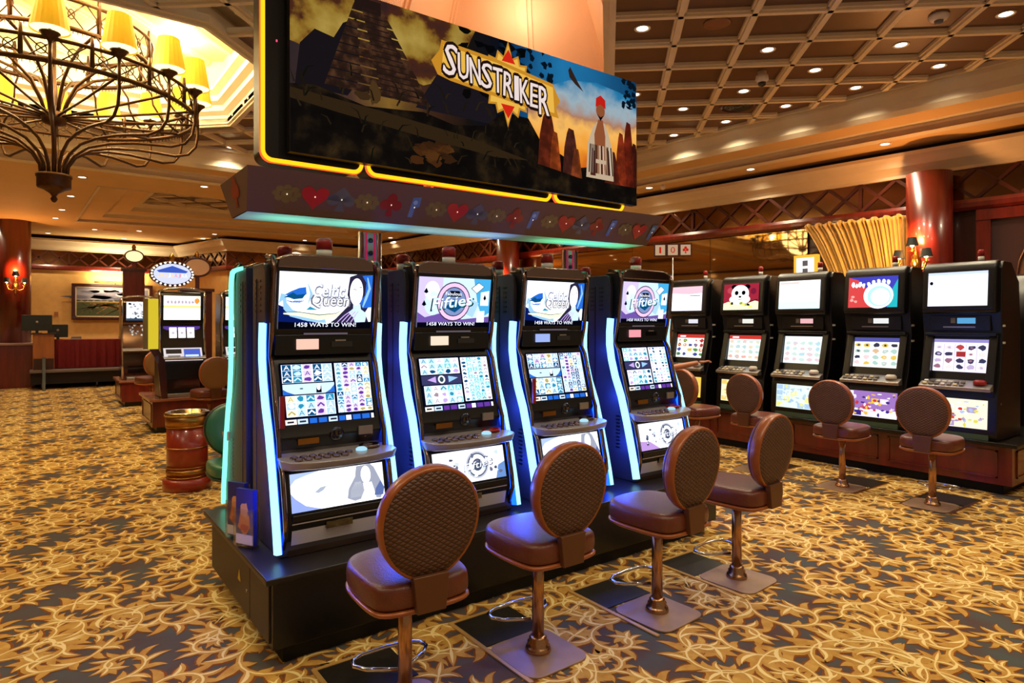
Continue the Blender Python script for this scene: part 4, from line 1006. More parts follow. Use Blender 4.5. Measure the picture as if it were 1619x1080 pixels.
# ================================================================== RIGHT HAND BANK
def art_crt(kind, w, h):
    a = Art(w, h, .0012); r = random.Random(hash(kind) % 97 if False else len(kind) * 7)
    if kind == 'rosy':
        a.rect(0, 0, 1, 1, em((250, 238, 246), 1.5), 0).poly([(0, 1), (1, 1), (1, .72), (.6, .68), (0, .74)], em((240, 190, 205), 1.2), 1).rect(.6, .60, .95, .63, GREY, 2).rect(0, 0, 1, .3, em((240, 235, 255), 1.5), 1)
    elif kind == 'panda':
        a.rect(0, 0, 1, 1, em((165, 40, 60), 1.0), 0)
        a.ell(.2, .75, .1, .12, em((200, 80, 90), .9), 1).ell(.85, .7, .08, .12, em((130, 30, 60), .9), 1)
        a.poly([(.0, 0), (.0, .25), (.15, .32), (.4, .2), (.6, .2), (.9, .34), (1, .3), (1, 0)], em((235, 235, 190), 1.3), 1)
        a.ell(.3, .88, .08, .09, INK, 2).ell(.68, .88, .08, .09, INK, 2).ell(.48, .62, .25, .33, em((255, 255, 245), 1.5), 3).ell(.47, .4, .3, .2, em((250, 250, 240), 1.4), 2)
        a.ell(.38, .65, .055, .085, INK, 4).ell(.58, .65, .055, .085, INK, 4).ell(.48, .5, .04, .04, INK, 4).stroke([(.42, .42), (.48, .39), (.54, .42)], .02, INK, 4)
        for k in range(8): a.poly(blob(r.uniform(.2, .8), r.uniform(.1, .3), .05, .05, r, 7, .4), r.choice([INK, em((120, 160, 70), .9), YLW]), 4)
        a.stroke([(.75, .3), (.98, .38)], .03, INK, 4)
    elif kind == 'pale':
        a.rect(0, 0, 1, 1, em((245, 250, 255), 1.5), 0).rect(0, 0, 1, .25, em((205, 242, 248), 1.4), 1).rect(.02, .88, .5, .96, em((235, 205, 200), 1.2), 1)
        for k in range(6): a.rect(.1 + k * .14, .45, .18 + k * .14, .48, em((225, 228, 235), 1.3), 2)
    elif kind == 'space':
        a.rect(0, 0, 1, 1, em((70, 70, 190), 1.0), 0).poly([(0, 0), (.6, 0), (.45, .5), (.2, .9), (0, 1)], em((215, 70, 70), 1.1), 1).poly([(.8, 0), (1, 0), (1, .9), (.9, .6)], em((40, 180, 190), 1.1), 1)
        a.ell(.62, .38, .30, .42, W1, 2).ell(.64, .36, .24, .33, em((170, 235, 240), 1.3), 3).ell(.66, .34, .19, .27, W1, 4)
        for k, (x, y) in enumerate(((.1, .74), (.17, .70), (.24, .76), (.32, .72), (.42, .76), (.52, .82), (.62, .84), (.73, .82), (.82, .8))): a.poly(blob(x, y, .035, .085, r, 8, .35), W1, 5)
        for x, y in ((.08, .25), (.16, .2), (.1, .35)): a.poly(blob(x, y, .04, .05, r, 7, .4), em((240, 170, 160), 1.1), 5)
    elif kind == 'lilac':
        a.rect(0, 0, 1, 1, em((240, 240, 255), 1.5), 0).poly(blob(.06, .68, .03, .05, r, 8, .3), INK, 2).rect(0, .92, 1, 1, em((200, 215, 250), 1.2), 1)
    return a
def art_grid(kind, w, h):
    a = Art(w, h, .0012); r = random.Random(len(kind) * 13 + 1)
    base = {'rosy': (235, 235, 225), 'panda': (240, 250, 245), 'pale': (235, 248, 250), 'space': (250, 245, 240), 'lilac': (235, 225, 250)}[kind]
    a.rect(0, 0, 1, 1, em(base, 1.25), 0)
    if kind in ('panda', 'rosy'): a.rect(0, .85, 1, 1, em((205, 60, 50), 1.0), 1); a.rect(.1, .89, .3, .95, W1, 2)
    if kind == 'space': a.rect(0, .86, 1, 1, em((90, 90, 170), .9), 1)
    if kind == 'lilac': a.rect(0, .9, 1, 1, em((160, 150, 215), .9), 1); a.rect(.43, .46, .6, .62, em((170, 50, 50), 1), 2)
    cols = {'rosy': [(190, 60, 60), (230, 190, 60), (90, 150, 80), (70, 80, 160), (250, 250, 250), (230, 130, 60)], 'panda': [(190, 220, 220), (235, 220, 190), (205, 235, 225), (240, 180, 170)], 'pale': [(190, 225, 235), (235, 210, 215), (210, 235, 225)],
            'space': [(225, 190, 150), (180, 215, 205), (60, 60, 80), (245, 215, 220), (235, 200, 90)], 'lilac': [(190, 70, 70), (60, 60, 90), (200, 180, 220), (160, 110, 130), (245, 235, 235)]}[kind]
    for i in range(5):
        for j in range(4):
            x, y = .1 + i * .2, .14 + j * .2
            if kind == 'lilac' and i == 2 and j == 2: continue
            a.poly(blob(x, y, .07, .07, r, 8, .35), em(r.choice(cols), 1.0), 3)
            if r.random() < .5: a.poly(blob(x, y, .035, .035, r, 6, .4), em(r.choice(cols), 1.0), 4)
    for i in range(4): a.rect(.195 + i * .2, .04, .203 + i * .2, .84, em(tuple(int(v * .8) for v in base), 1), 2)
    return a
def art_glass(kind, w, h):
    a = Art(w, h, .0012); r = random.Random(len(kind) * 17 + 3)
    base = {'rosy': (235, 190, 80), 'panda': (250, 245, 190), 'pale': (215, 235, 225), 'space': (150, 110, 180), 'lilac': (250, 235, 205)}[kind]
    a.rect(0, 0, 1, 1, em(base, 1.2), 0)
    cols = {'rosy': [(240, 130, 120), (250, 215, 80), (240, 160, 160)], 'panda': [(250, 220, 90), (240, 200, 120), (255, 250, 225), (220, 190, 90)], 'pale': [(240, 235, 140), (190, 215, 225), (250, 250, 235), (170, 200, 235)],
            'space': [(200, 60, 60), (250, 250, 245), (235, 190, 70), (60, 40, 130), (240, 220, 240)], 'lilac': [(205, 60, 50), (180, 195, 235), (250, 250, 240), (225, 215, 90), (170, 150, 190)]}[kind]
    if kind == 'space': a.rect(0, 0, 1, .3, em((245, 235, 250), 1.3), 1)
    for i in range(6):
        for j in range(4):
            if r.random() < .45:
                x0, y0 = i / 6 + .012, j / 4 + .03
                a.rect(x0, y0, x0 + 1 / 6 - .025, y0 + .2, em(r.choice(cols), 1.1), 2)
                if r.random() < .5: a.poly(blob(x0 + .07, y0 + .1, .035, .06, r, 7, .4), em(r.choice(cols), 1.0), 3)
    for k in range(46): a.poly(blob(r.uniform(.05, .95), r.uniform(.08, .92), r.uniform(.012, .05), r.uniform(.02, .08), r, 8, .45), em(r.choice(cols), 1.05), 4)
    return a
def crt_slot(y, kind, label, valid, strip=None):
    t = thing('slot_machine', label, 'slot machine', (7.10, y, .50), -PI / 2, 'slot machines of the right hand bank'); hw = .335
    MB().prism([(.02, 0), (.0, .06), (.03, .42), (.10, .60), (.17, .98), (.13, 1.18), (.15, 1.62), (.20, 1.68), (.40, 1.68), (.62, 1.50), (.66, 1.1), (.66, 0)], 'x', -hw, hw, BLACK).build('cabinet', t, bevel=.01)
    # bulging picture tube housing
    MB().prism([(.06, 1.19), (.04, 1.24), (.075, 1.60), (.10, 1.66), (.16, 1.695), (.30, 1.68), (.52, 1.40), (.52, 1.19)], 'x', -.31, .31, BLKPL).build('tube_housing', t, bevel=.02)
    def face(name, art, w, h, p0, p1, off, lab, mb=None):
        m = MB(); d = Vector((p1[0] - p0[0], p1[1] - p0[1])).normalized(); n = Vector((-d.y, d.x)); n = -n if n.x > 0 else n
        art.put(m, (-w / 2, p0[0] + n.x * off, p0[1] + n.y * off), (1, 0, 0), (0, d.x, d.y)); m.build(name, t, label=lab)
    face('top_screen', art_crt(kind, .50, .33), .50, .33, (.042, 1.26), (.071, 1.59), .008, 'bright upper picture tube')
    face('main_screen', art_grid(kind, .46, .32), .46, .32, (.105, .62), (.163, .94), .008, 'lower game screen with a grid of symbols')
    face('belly_glass', art_glass(kind, .52, .27), .52, .27, (.0055, .10), (.026, .37), .008, 'colourful lit glass panel under the buttons')
    m = MB()
    for sx in (-1, 1): m.prism([(.02, .40), (.02, .55), (.14, .98), (.17, .98), (.17, .40)], 'x', sx * .27 - .035, sx * .27 + .035, BLKPL)
    m.box(-.30, .30, .10, .17, .97, 1.0, BLKPL); m.build('screen_surround', t, bevel=.006)
    m = MB().box(-.25, .25, .12, .16, 1.02, 1.17, BLKPL).build('middle_panel', t, bevel=.006)
    MB().box(-.02, .13, .112, .12, 1.09, 1.145, em(valid, 1.0)).build('ticket_display', t)
    MB().box(-.14, .13, .112, .12, 1.05, 1.062, STEEL).build('ticket_slot', t, label='silver slit')
    MB().box(-.075, -.035, .112, .12, 1.095, 1.145, GREYP).build('key_pad', t)
    dk = MB().prism([(-.055, .455), (-.06, .485), (.07, .545), (.08, .545), (.08, .455)], 'x', -.30, .30, STEEL).build('button_deck', t, bevel=.006)
    r = random.Random(int(y * 100))
    for j in range(2):
        for i in range(7):
            b = MB().box(-.018, .018, -.014, .014, 0, .014, r.choice([WHTPL, mat('grey_button', (120, 112, 104), .4), mat('cream_button', (210, 196, 160), .4)])).build('deck_button', dk, bevel=.003)
            yy = -.03 + j * .045; b.location = (-.25 + i * .052, yy, .487 + (yy + .06) * .46); b.rotation_euler = (R(24.8), 0, 0)
    b = MB().lathe([(.045, 0), (.045, .03), (.03, .045)], WHTPL if kind != 'lilac' else REDPL, 20, sx=1.2).build('play_button', dk); b.location = (.20, .01, .515)
    MB().box(-.27, .27, -.01, .01, .0, .05, mat('green_sill_plastic', (60, 84, 70), .3)).build('foot_sill', t)
    m = MB()
    for z in (1.06, .90): m.box(hw - .001, hw + .003, .16, .22, z, z + .02, WHTPL)
    m.box(hw - .001, hw + .003, .10, .12, .33, .35, CHROME); m.build('side_lock', t)
    signal_light(t, .12, .30, 1.685, .62)
    return t
GREYP = mat('grey_plastic', (110, 106, 104), .5)
crt_slot(5.64, 'rosy', 'black slot machine with pink and white screen, farthest along the right bank', (225, 225, 235))
crt_slot(4.80, 'panda', 'black slot machine with a panda on its red upper screen', (235, 235, 225))
crt_slot(4.03, 'pale', 'black slot machine with pale white and cyan screens, middle of right bank', (235, 180, 185))
crt_slot(3.21, 'space', 'black slot machine with red, blue and white ring picture on top', (235, 235, 235))
mE = crt_slot(2.43, 'lilac', 'black slot machine with plain white top screen, nearest the right frame edge', (90, 160, 210))
t = thing('machine_plinth', 'red mahogany plinth with panelled sides under the right hand bank', 'plinth', (0, 0, 0))
MB().box(7.14, 9.30, 1.99, 6.35, .10, .46, WOODRED).build('body', t)
MB().box(7.06, 9.36, 1.93, 6.42, .46, .499, BLACK).build('plinth_top', t, bevel=.008)
MB().box(7.22, 9.2, 2.08, 6.28, 0, .10, mat('toe_kick_black', (6, 6, 6), .7)).build('toe_kick', t)
for i, y in enumerate((2.1, 3.15, 4.2, 5.25)):
    m = MB()
    for (a, b2, c, d) in ((y, y + .95, .16, .175), (y, y + .95, .40, .415), (y, y + .015, .16, .415), (y + .935, y + .95, .16, .415)): m.box(7.128, 7.14, a, b2, c, d, WOODRED)
    m.build('panel_molding', t)
for x in (7.25, 8.1): 
    m = MB()
    for (a, b2, c, d) in ((x, x + .7, .16, .175), (x, x + .7, .40, .415), (x, x + .015, .16, .415), (x + .685, x + .7, .16, .415)): m.box(a, b2, 1.978, 1.99, c, d, WOODRED)
    m.build('panel_molding', t)
MB().box(8.25, 8.5, 1.975, 1.99, .2, .37, BLKGL).build('end_vent', t)
# machines standing back to back behind, seen as dark humps with service lights
for y, lab in ((2.95, 'dark back of a slot machine behind the plain white screen one'), (3.62, 'dark back of a slot machine between the white and space screens'), (4.42, 'dark back of a slot machine behind the pale one'), (5.2, 'dark back of a slot machine behind the panda one'), (2.28, 'dark slot machine back at the right frame edge')):
    t = thing('slot_machine', lab, 'slot machine', (8.95, y, .50), PI / 2, 'machines behind the right hand bank')
    MB().prism([(.0, 0), (.02, .60), (.10, 1.0), (.05, 1.2), (.08, 1.58), (.14, 1.64), (.30, 1.62), (.52, 1.36), (.56, 1.1), (.56, 0)], 'x', -.33, .33, BLACK).build('cabinet', t, bevel=.015)
    signal_light(t, 0, .22, 1.635, .62)

# brochures in clear holders
def brochure(loc, rz, lab, c1, c2, grp, w=.125):
    t = thing('brochure_holder', lab, 'brochure', loc, rz, grp)
    MB().box(-w / 2, w / 2, -.012, .012, .012, .30, mat('brochure_' + c1[0], c1[1], .35)).build('booklet', t, label='stack of %s leaflets' % c1[0])
    a = Art(w * .96, .28, .0008); r = random.Random(4)
    a.rect(0, 0, 1, 1, mat('brochure_' + c1[0], c1[1], .35), 0).rect(0, 0, 1, .18, mat('leaflet_white', (225, 215, 205), .4), 1).poly(blob(.5, .42, .36, .22, r, 14, .25), mat('brochure_print_' + c2[0], c2[1], .4), 1)
    a.poly(blob(.5, .62, .22, .14, r, 12, .25), mat('leaflet_orange', (220, 150, 80), .4), 2).poly(blob(.5, .3, .25, .08, r, 10, .3), mat('leaflet_red', (170, 40, 30), .4), 2)
    m = MB(); a.put(m, (-w * .48, -.0135, .018), (1, 0, 0), (0, 0, 1)); m.build('cover_print', t)
    g = mat('clear_acrylic', (235, 240, 245), .03, trans=1, alpha=.25)
    MB().box(-w / 2 - .006, w / 2 + .006, -.024, -.020, .003, .20, g).box(-w / 2 - .006, -w / 2 - .003, -.024, .02, .003, .20, g).box(w / 2 + .003, w / 2 + .006, -.024, .02, .003, .20, g).box(-w / 2 - .006, w / 2 + .006, -.024, .03, .0015, .005, g).box(-w / 2 - .006, w / 2 + .006, .016, .02, .003, .29, g).build('acrylic_holder', t)
brochure((.875, 3.68, .4355), R(-62), 'clear holder with orange printed leaflets on the plinth end, left one', ('deep_blue', (40, 40, 84)), ('orange', (205, 110, 50)), 'leaflet holders on the island plinth')
brochure((.875, 3.50, .4355), R(-62), 'clear holder with orange leaflets on the plinth, right one near the blue neon', ('deep_blue', (40, 40, 84)), ('orange', (205, 110, 50)), 'leaflet holders on the island plinth')
brochure((8.02, 2.06, .4995), R(-35), 'leaflet holder with pale cover on the right bank end, left one', ('grey', (120, 110, 100)), ('tan', (190, 160, 120)), 'leaflet holders on the right bank', .15)
brochure((8.25, 2.06, .4995), R(-35), 'leaflet holder with darker cover on the right bank end, at the frame edge', ('slate', (60, 66, 76)), ('tan', (190, 160, 120)), 'leaflet holders on the right bank', .15)

# ================================================================== BIN
t = thing('litter_bin', 'round orange red bin with brass bands beside the green stool', 'bin', (1.17, 6.86, 0))
MB().lathe([(.215, 0), (.215, .10), (.19, .115)], REDPAINT, 40).build('base', t)
MB().lathe([(.18, .11), (.18, .62)], REDPAINT, 40).build('body', t)
for z0, z1, r_ in ((.12, .135, .186), (.15, .20, .184), (.215, .225, .186), (.40, .412, .187), (.60, .615, .188)): MB().lathe([(r_, z0), (r_ + .004, (z0 + z1) / 2), (r_, z1)], BRASS, 40).build('brass_band', t)
MB().lathe([(.182, .615), (.19, .62), (.19, .70), (.182, .705)], BRASS, 40).build('brass_collar', t)
MB().lathe([(.19, .705), (.20, .712), (.20, .735), (.185, .745), (.15, .742), (.14, .70), (.02, .69)], mat('polished_steel_rim', (190, 170, 130), .15, 1), 40).build('ashtray_top', t, label='shiny ashtray top')

# ================================================================== REEL SLOTS IN THE FAR LEFT AISLE
def reel_slot(loc, label, group, kind, zbase):
    t = thing('slot_machine', label, 'slot machine', loc, 0, group); hw = .32
    MB().prism([(.02, 0), (.0, .30), (.06, .50), (.04, .62), (.12, .80), (.16, 1.06), (.12, 1.12), (.10, 1.50), (.14, 1.56), (.50, 1.56), (.50, 0)], 'x', -hw, hw, DKCHR if kind == 'dark' else BLACK).build('cabinet', t, bevel=.02)
    m = MB()
    for sx in (-1, 1): m.tube([(sx * .305, y - .01, z) for y, z in ((.0, .02), (-.01, .30), (.05, .52), (.11, .80), (.15, 1.06), (.11, 1.12), (.09, 1.50), (.14, 1.57))], .018, CHROME, 8)
    m.tube([(-.305, .13, 1.56), (-.2, .12, 1.60), (0, .115, 1.615), (.2, .12, 1.60), (.305, .13, 1.56)], .02, CHROME, 8); m.build('chrome_frame', t)
    def face(name, a, w, p0, p1, lab):
        m = MB(); d = Vector((p1[0] - p0[0], p1[1] - p0[1])).normalized(); n = Vector((-d.y, d.x)); n = -n if n.x > 0 else n
        a.put(m, (-w / 2, p0[0] + n.x * .006, p0[1] + n.y * .006), (1, 0, 0), (0, d.x, d.y)); m.build(name, t, label=lab)
    r = random.Random(8)
    if kind == 'bright':
        a = Art(.50, .36, .0015); a.rect(0, 0, 1, 1, em((255, 248, 235), 1.7), 0).rect(.06, .62, .94, .9, em((235, 225, 240), 1.3), 1).rect(.0, .5, 1, .6, em((250, 220, 140), 1.2), 1)
        for k in range(9): a.poly(blob(.12 + k * .095, .74, .03, .06, r, 7, .3), em((190, 175, 190), 1), 2)
        a.poly(blob(.9, .8, .08, .12, r, 8, .3), em((235, 150, 60), 1.1), 3); face('top_glass', a, .50, (.118, 1.14), (.102, 1.50), 'blazing white pay table glass')
        a = Art(.50, .36, .0015); a.rect(0, 0, 1, 1, em((190, 120, 70), .9), 0).poly([(0, 1), (1, 1), (1, .7), (.86, .6), (.14, .6), (0, .7)], em((90, 60, 150), .9), 1)
        for i in range(3): a.rect(.16 + i * .24, .30, .36 + i * .24, .74, em((250, 250, 255), 1.6), 3); a.rect(.22 + i * .24, .46, .30 + i * .24, .56, em((200, 190, 200), 1.1), 4)
        for k in range(12): a.poly(blob(.1 + k * .073, .16, .03, .06, r, 6, .3), em(r.choice([(250, 220, 90), (255, 255, 230), (230, 160, 60)]), 1.2), 2)
        face('reel_window', a, .50, (.125, .76), (.165, 1.05), 'three white reels in an orange frame')
        a = Art(.52, .22, .0015); a.rect(0, 0, 1, 1, em((225, 215, 215), 1.0), 0).rect(.52, .1, .95, .9, em((80, 100, 200), 1.0), 1).rect(.55, .15, .9, .45, em((190, 215, 250), 1.3), 2).rect(.06, .55, .46, .9, em((60, 50, 40), .8), 1).rect(.1, .12, .42, .42, em((130, 125, 120), .9), 1)
        face('deck_panel', a, .52, (-.03, .53), (.09, .72), 'pale lower panel with blue corner')
    else:
        a = Art(.46, .36, .0015); a.rect(0, 0, 1, 1, em((250, 250, 255), 1.4), 0)
        for k in range(26): a.poly(blob(r.uniform(.1, .9), r.uniform(.1, .9), .05, .06, r, 7, .5), em(r.choice([(120, 120, 130), (50, 50, 56), (200, 200, 210)]), 1), 2)
        a.rect(0, .0, 1, .12, em((60, 90, 120), .7), 3); face('top_screen', a, .46, (.118, 1.14), (.102, 1.50), 'black and white picture screen')
        a = Art(.46, .36, .0015); a.rect(0, 0, 1, 1, em((245, 245, 240), 1.3), 0)
        for k in range(30): a.poly(blob(r.uniform(.08, .92), r.uniform(.1, .9), .04, .05, r, 7, .5), em(r.choice([(160, 160, 160), (90, 90, 96), (215, 210, 190)]), 1), 2)
        face('main_screen', a, .46, (.123, .76), (.165, 1.05), 'pale game screen')
    MB().prism([(-.08, .545), (-.08, .57), (.06, .61), (.06, .545)], 'x', -.30, .30, STEEL).build('button_deck', t, bevel=.006)
    MB().box(-.22, .22, -.012, .02, .12, .26, BLKGL if kind == 'dark' else DKCHR).build('coin_door', t)
    MB().box(-.24, .24, -.09, .02, .0, .05, STEEL).build('coin_tray', t, bevel=.006)
    return t
def plinth(name, x0, x1, y0, y1, h, lab):
    t = thing('machine_plinth', lab, 'plinth', (0, 0, 0))
    MB().box(x0, x1, y0, y1, .09, h - .04, WOODRED).build('body', t)
    MB().box(x0 - .04, x1 + .04, y0 - .04, y1 + .04, h - .04, h, mat('plinth_edge_wood', (140, 84, 60), .25, coat=.5)).build('plinth_top', t, bevel=.005)
    MB().box(x0 + .06, x1 - .06, y0 + .06, y1 - .06, 0, .09, BLACK).build('toe_kick', t)
    m = MB()
    for (a, b2, c, d) in ((y0 + .1, y1 - .1, .15, .165), (y0 + .1, y1 - .1, h - .10, h - .085), (y0 + .1, y0 + .115, .15, h - .085), (y1 - .115, y1 - .1, .15, h - .085)): m.box(x0 - .01, x0, a, b2, c, d, WOODRED)
    m.build('panel_molding', t)
plinth('a', 1.33, 4.6, 10.45, 11.6, .50, 'red wood plinth under the reel machine with the oval topper')
plinth('b', 1.28, 4.6, 14.1, 15.3, .50, 'red wood plinth far down the left aisle, under the black and white machine')
reel_slot((1.76, 10.62, .5005), 'three reel slot machine with blazing white glass under an oval topper', 'reel machines in the left aisle', 'bright', .5)
reel_slot((1.62, 14.3, .5005), 'grey slot machine with black and white screens, behind the yellow panel', 'reel machines in the left aisle', 'dark', .5)
for i, x in enumerate((2.62, 3.5)): 
    c = reel_slot((x, 10.62, .5005), 'three reel slot machine %s along from the oval topper' % ('one', 'two')[i], 'reel machines in the left aisle', 'bright', .5)
# oval bulb-edged topper
def topper(loc, rx_, rz_, face_m, rim_m, bulbs, lab, post_h, finial=True, cat='topper sign', art=None, grp='oval toppers over the far machines', base_m=DKCHR):
    t = thing('oval_topper', lab, cat, loc, 0, grp)
    P = [(rx_ * math.cos(2 * PI * k / 32), rz_ * math.sin(2 * PI * k / 32)) for k in range(32)]
    MB().prism(P, 'y', 0, .10, rim_m).build('case', t, bevel=.01)
    m = MB(); a = Art(rx_ * 2, rz_ * 2, .0015); a.ell(.5, .5, .42, .40, face_m, 1, 32)
    if art: art(a)
    a.put(m, (-rx_, -.004, -rz_), (1, 0, 0), (0, 0, 1)); m.build('face', t)
    if bulbs:
        for k in range(26):
            q = 2 * PI * k / 26; b = MB().lathe([(.0, -.016), (.012, -.010), (.016, 0), (.012, .010), (.0, .016)], em((255, 240, 225), 1.6), 8); o = b.build('bulb', t); o.location = (rx_ * .92 * math.cos(q), -.012, rz_ * .91 * math.sin(q))
    MB().box(-.04, .04, .02, .08, -post_h, -rz_ + .01, base_m).build('neck', t)
    if finial: MB().lathe([(.05, rz_ - .01), (.03, rz_ + .03), (.045, rz_ + .06), (.02, rz_ + .11), (.0, rz_ + .13)], BRASS, 14, (0, .05, 0)).build('finial', t)
    return t
def a1(a):
    r = random.Random(2); a.poly([(.15, .62), (.5, .82), (.85, .62), (.8, .55), (.2, .55)], em((60, 90, 190), 1), 2)
    for k in range(9): a.text('A' if k % 3 else 'J', .2 + k * .075, .44, .06, .16, em(r.choice([(245, 200, 80), (250, 240, 235), (230, 120, 120)]), 1.3), 3)
topper((1.63, 10.74, 2.325), .30, .19, em((200, 205, 240), 1.2), DKCHR, True, 'oval topper edged in bulbs with blue and gold face', .12, art=a1)
MB().lathe([(.05, 0), (.05, .06), (.03, .08)], WHTPL, 16).build('sig')
bpy.data.objects.remove(bpy.data.objects['sig'])
topper((1.69, 16.0, 3.03), .19, .14, em((250, 235, 170), 1.2), DKCHR, False, 'small glowing cream oval sign on a red pedestal', .26, base_m=WOODRED)
topper((2.57, 14.0, 2.70), .26, .20, mat('tan_oval_face', (170, 128, 96), .5), WOODDK, False, 'large unlit tan oval sign in dark frame with finial', .42, base_m=WOODDK)
topper((2.9, 8.97, 2.52), .11, .075, em((255, 235, 200), 1.3), BRASS, False, 'small cream oval light above the green neon cabinet', .24, finial=False)
# pedestals beneath the oval signs
for x, y, z0, z1, w_, lab in ((1.69, 16.05, 0, 2.77, .40, 'tall red wooden pedestal under the cream oval sign'), (2.57, 14.05, .5, 2.28, .55, 'dark red wooden pedestal under the tan oval sign'), (2.9, 9.0, 0, 2.28, .3, 'dark pedestal behind the green neon cabinet')):
    t = thing('sign_pedestal', lab, 'pedestal', (x, y, z0), 0, 'pedestals of the oval signs')
    MB().box(-w_ / 2, w_ / 2, -.02, .16, 0, z1 - z0 - .06, WOODRED if w_ < .5 else WOODDK).build('body', t); MB().box(-w_ / 2 - .04, w_ / 2 + .04, -.05, .20, z1 - z0 - .06, z1 - z0, WOODDK).build('cap', t)
t = thing('yellow_light_panel', 'upright glowing yellow panel on a dark bracket in the left aisle', 'light panel', (1.27, 10.42, 1.22), 0)
MB().box(0, .13, 0, .03, 0, .72, em((225, 200, 50), .85)).build('lit_panel', t, label='plain yellow glowing strip')
MB().box(-.06, 0, .0, .03, 0, .72, mat('olive_glass_edge', (120, 100, 40), .2, .2)).build('side_fin', t)
MB().prism([(.02, 0), (.13, 0), (.22, -.18), (.25, -.7195), (.17, -.7195), (.12, -.2)], 'y', 0, .05, WOODDK).build('bracket', t)
# stools by the far machines
sf = make_stool('tan backed stool at the machine with the oval topper', 'stools in the left aisle', LEATHER, mat('tan_stool_back', (128, 92, 56), .5), RIM, ring=False, plate=False)
sf.location = (1.98, 9.95, 0); sf.rotation_euler = (0, 0, R(8)); sf.scale = (1.06, 1.06, 1.06)
copy_tree(sf, (2.62, 10.0, 0), R(-60), 'reddish brown stool turned sideways beside the tan backed one')
copy_tree(sf, (1.62, 12.9, 0), R(15), 'tan backed stool at the grey machine behind the yellow panel')
# dark island behind the green stool
t = thing('machine_plinth', 'dark plinth of the machine island behind the green stools', 'plinth', (0, 0, 0)); MB().box(1.66, 5.2, 6.55, 7.7, .0, .45, WOODDK).build('body', t); MB().box(1.62, 5.24, 6.5, 7.75, .45, .48, BLACK).build('plinth_top', t)
for i, x in enumerate((2.15, 2.95, 3.75)):
    t = thing('slot_machine', 'dark glass slot machine with chrome curve, %s behind the green stools' % ('first', 'second', 'third')[i], 'slot machine', (x, 6.75, .481), 0, 'dark machines behind the green stools')
    MB().prism([(.0, 0), (.0, .5), (.08, .9), (.05, 1.42), (.12, 1.52), (.55, 1.52), (.55, 0)], 'x', -.32, .32, BLKGL).build('cabinet', t, bevel=.02)
    m = MB()
    for sx in (-1, 1): m.tube([(sx * .31, y - .01, z) for y, z in ((0, .02), (0, .5), (.08, .9), (.05, 1.40), (.13, 1.53), (.4, 1.54))], .014, CHROME, 8)
    m.build('chrome_frame', t)
    for k in range(3): MB().box(-.12, .12, -.005, .01, 1.1 + k * .12, 1.12 + k * .12, em((230, 225, 200), .8)).build('light_bar', t)
    a = Art(.5, .34, .001); r = random.Random(i); a.rect(0, 0, 1, 1, em((24, 60, 50), .7), 0)
    for k in range(12): a.poly(blob(r.random(), r.random(), .06, .08, r, 7, .4), em(r.choice([(60, 110, 80), (20, 40, 30), (140, 150, 120)]), .6), 1)
    m = MB(); a.put(m, (-.25, .0, .55), (1, 0, 0), (0, .2, .98)); m.build('main_screen', t)
# loose leaflet rack beside the bin
brochure((1.72, 6.62, .4805), R(-70), 'small leaflet holder in the gap between bin and green neon', ('grey', (120, 110, 100)), ('tan', (190, 160, 120)), 'leaflet holder by the bin', .12)

# ================================================================== DOWNLIGHTS AND CEILING FITTINGS
LENS = em((255, 240, 215), 6.0, 'downlight_lens'); WARMC = (1, .84, .57)
def downlight(x, y, z, lab, grp, power=DOWN_W, on=True):
    t = thing('recessed_downlight', lab, 'downlight', (x, y, z), 0, grp)
    MB().lathe([(.075, 0), (.085, -.004), (.080, -.010), (.060, -.006), (.058, 0)], WHTPL, 24).build('trim_ring', t)
    MB().lathe([(.056, -.001), (.056, -.004)], LENS, 20).build('lens', t, label='glowing lens')
    if on: lamp('downlight_beam', 'SPOT', (x, y, z - .03), power, WARMC, .05, (0, 0, 0), R(125), .8)
GL = 'downlights in the brown coffers'
ZP = ZC + .05
for ku, kv in ((0, 0), (2, 1), (3, 2), (4, 1), (5, 2), (4, 3), (2, 3), (3, 4), (0, 3), (1, 4), (2, 5), (1, 6), (5, 0)):
    u = .49 + .98 * ku; v = 9.37 + .9 * kv + .06 * u; x, y = uv(u, v)
    downlight(x, y, ZP, 'small round downlight glowing in a brown ceiling coffer on the right', GL)
GL2 = 'downlights in the coffers around the yellow dome'
for x, y in ((1.60, 6.52), (2.1, 11.05), (2.85, 11.1), (2.66, 11.65)): downlight(x, y, ZP, 'unseen downlight added for light in the brown coffers around the yellow dome', GL2)
for x, y in ((.5, 5.2), (-2.6, 6.0), (-3.4, 9.0), (-1.5, 3.6), (-2.2, 12.0)): downlight(x, y, ZP, 'unseen downlight added for light in the brown coffers around the yellow dome', GL2)  # these sit out of view and are added for their light
GL3 = 'unseen downlights added to light the island foreground'  # unseen lamps above and behind the camera, added to light the foreground
for x, y in ((.6, 1.5), (2.1, .9), (3.6, 1.6), (4.9, .2), (6.3, .4), (1.4, -1.2), (3.4, -1.0), (-1.0, 1.2), (5.3, 2.2), (7.6, -.6), (-2.6, 2.8)):
    downlight(x, y, ZP, 'unseen downlight added for light in the coffered ceiling above the camera side', GL3, DOWN_W * 1.3)
GL4 = 'downlights in the tan soffit by the right wall'
for x, y in ((9.62, 4.15), (9.43, 6.15), (9.2, 8.12), (9.8, 2.2), (8.9, 11.0), (8.75, 13.2), (7.0, 10.2), (7.4, 12.4)): downlight(x, y, 4.12, 'small round downlight in the tan soffit along the right wall', GL4)
GL5 = 'downlights in the tan ceiling at the far left'
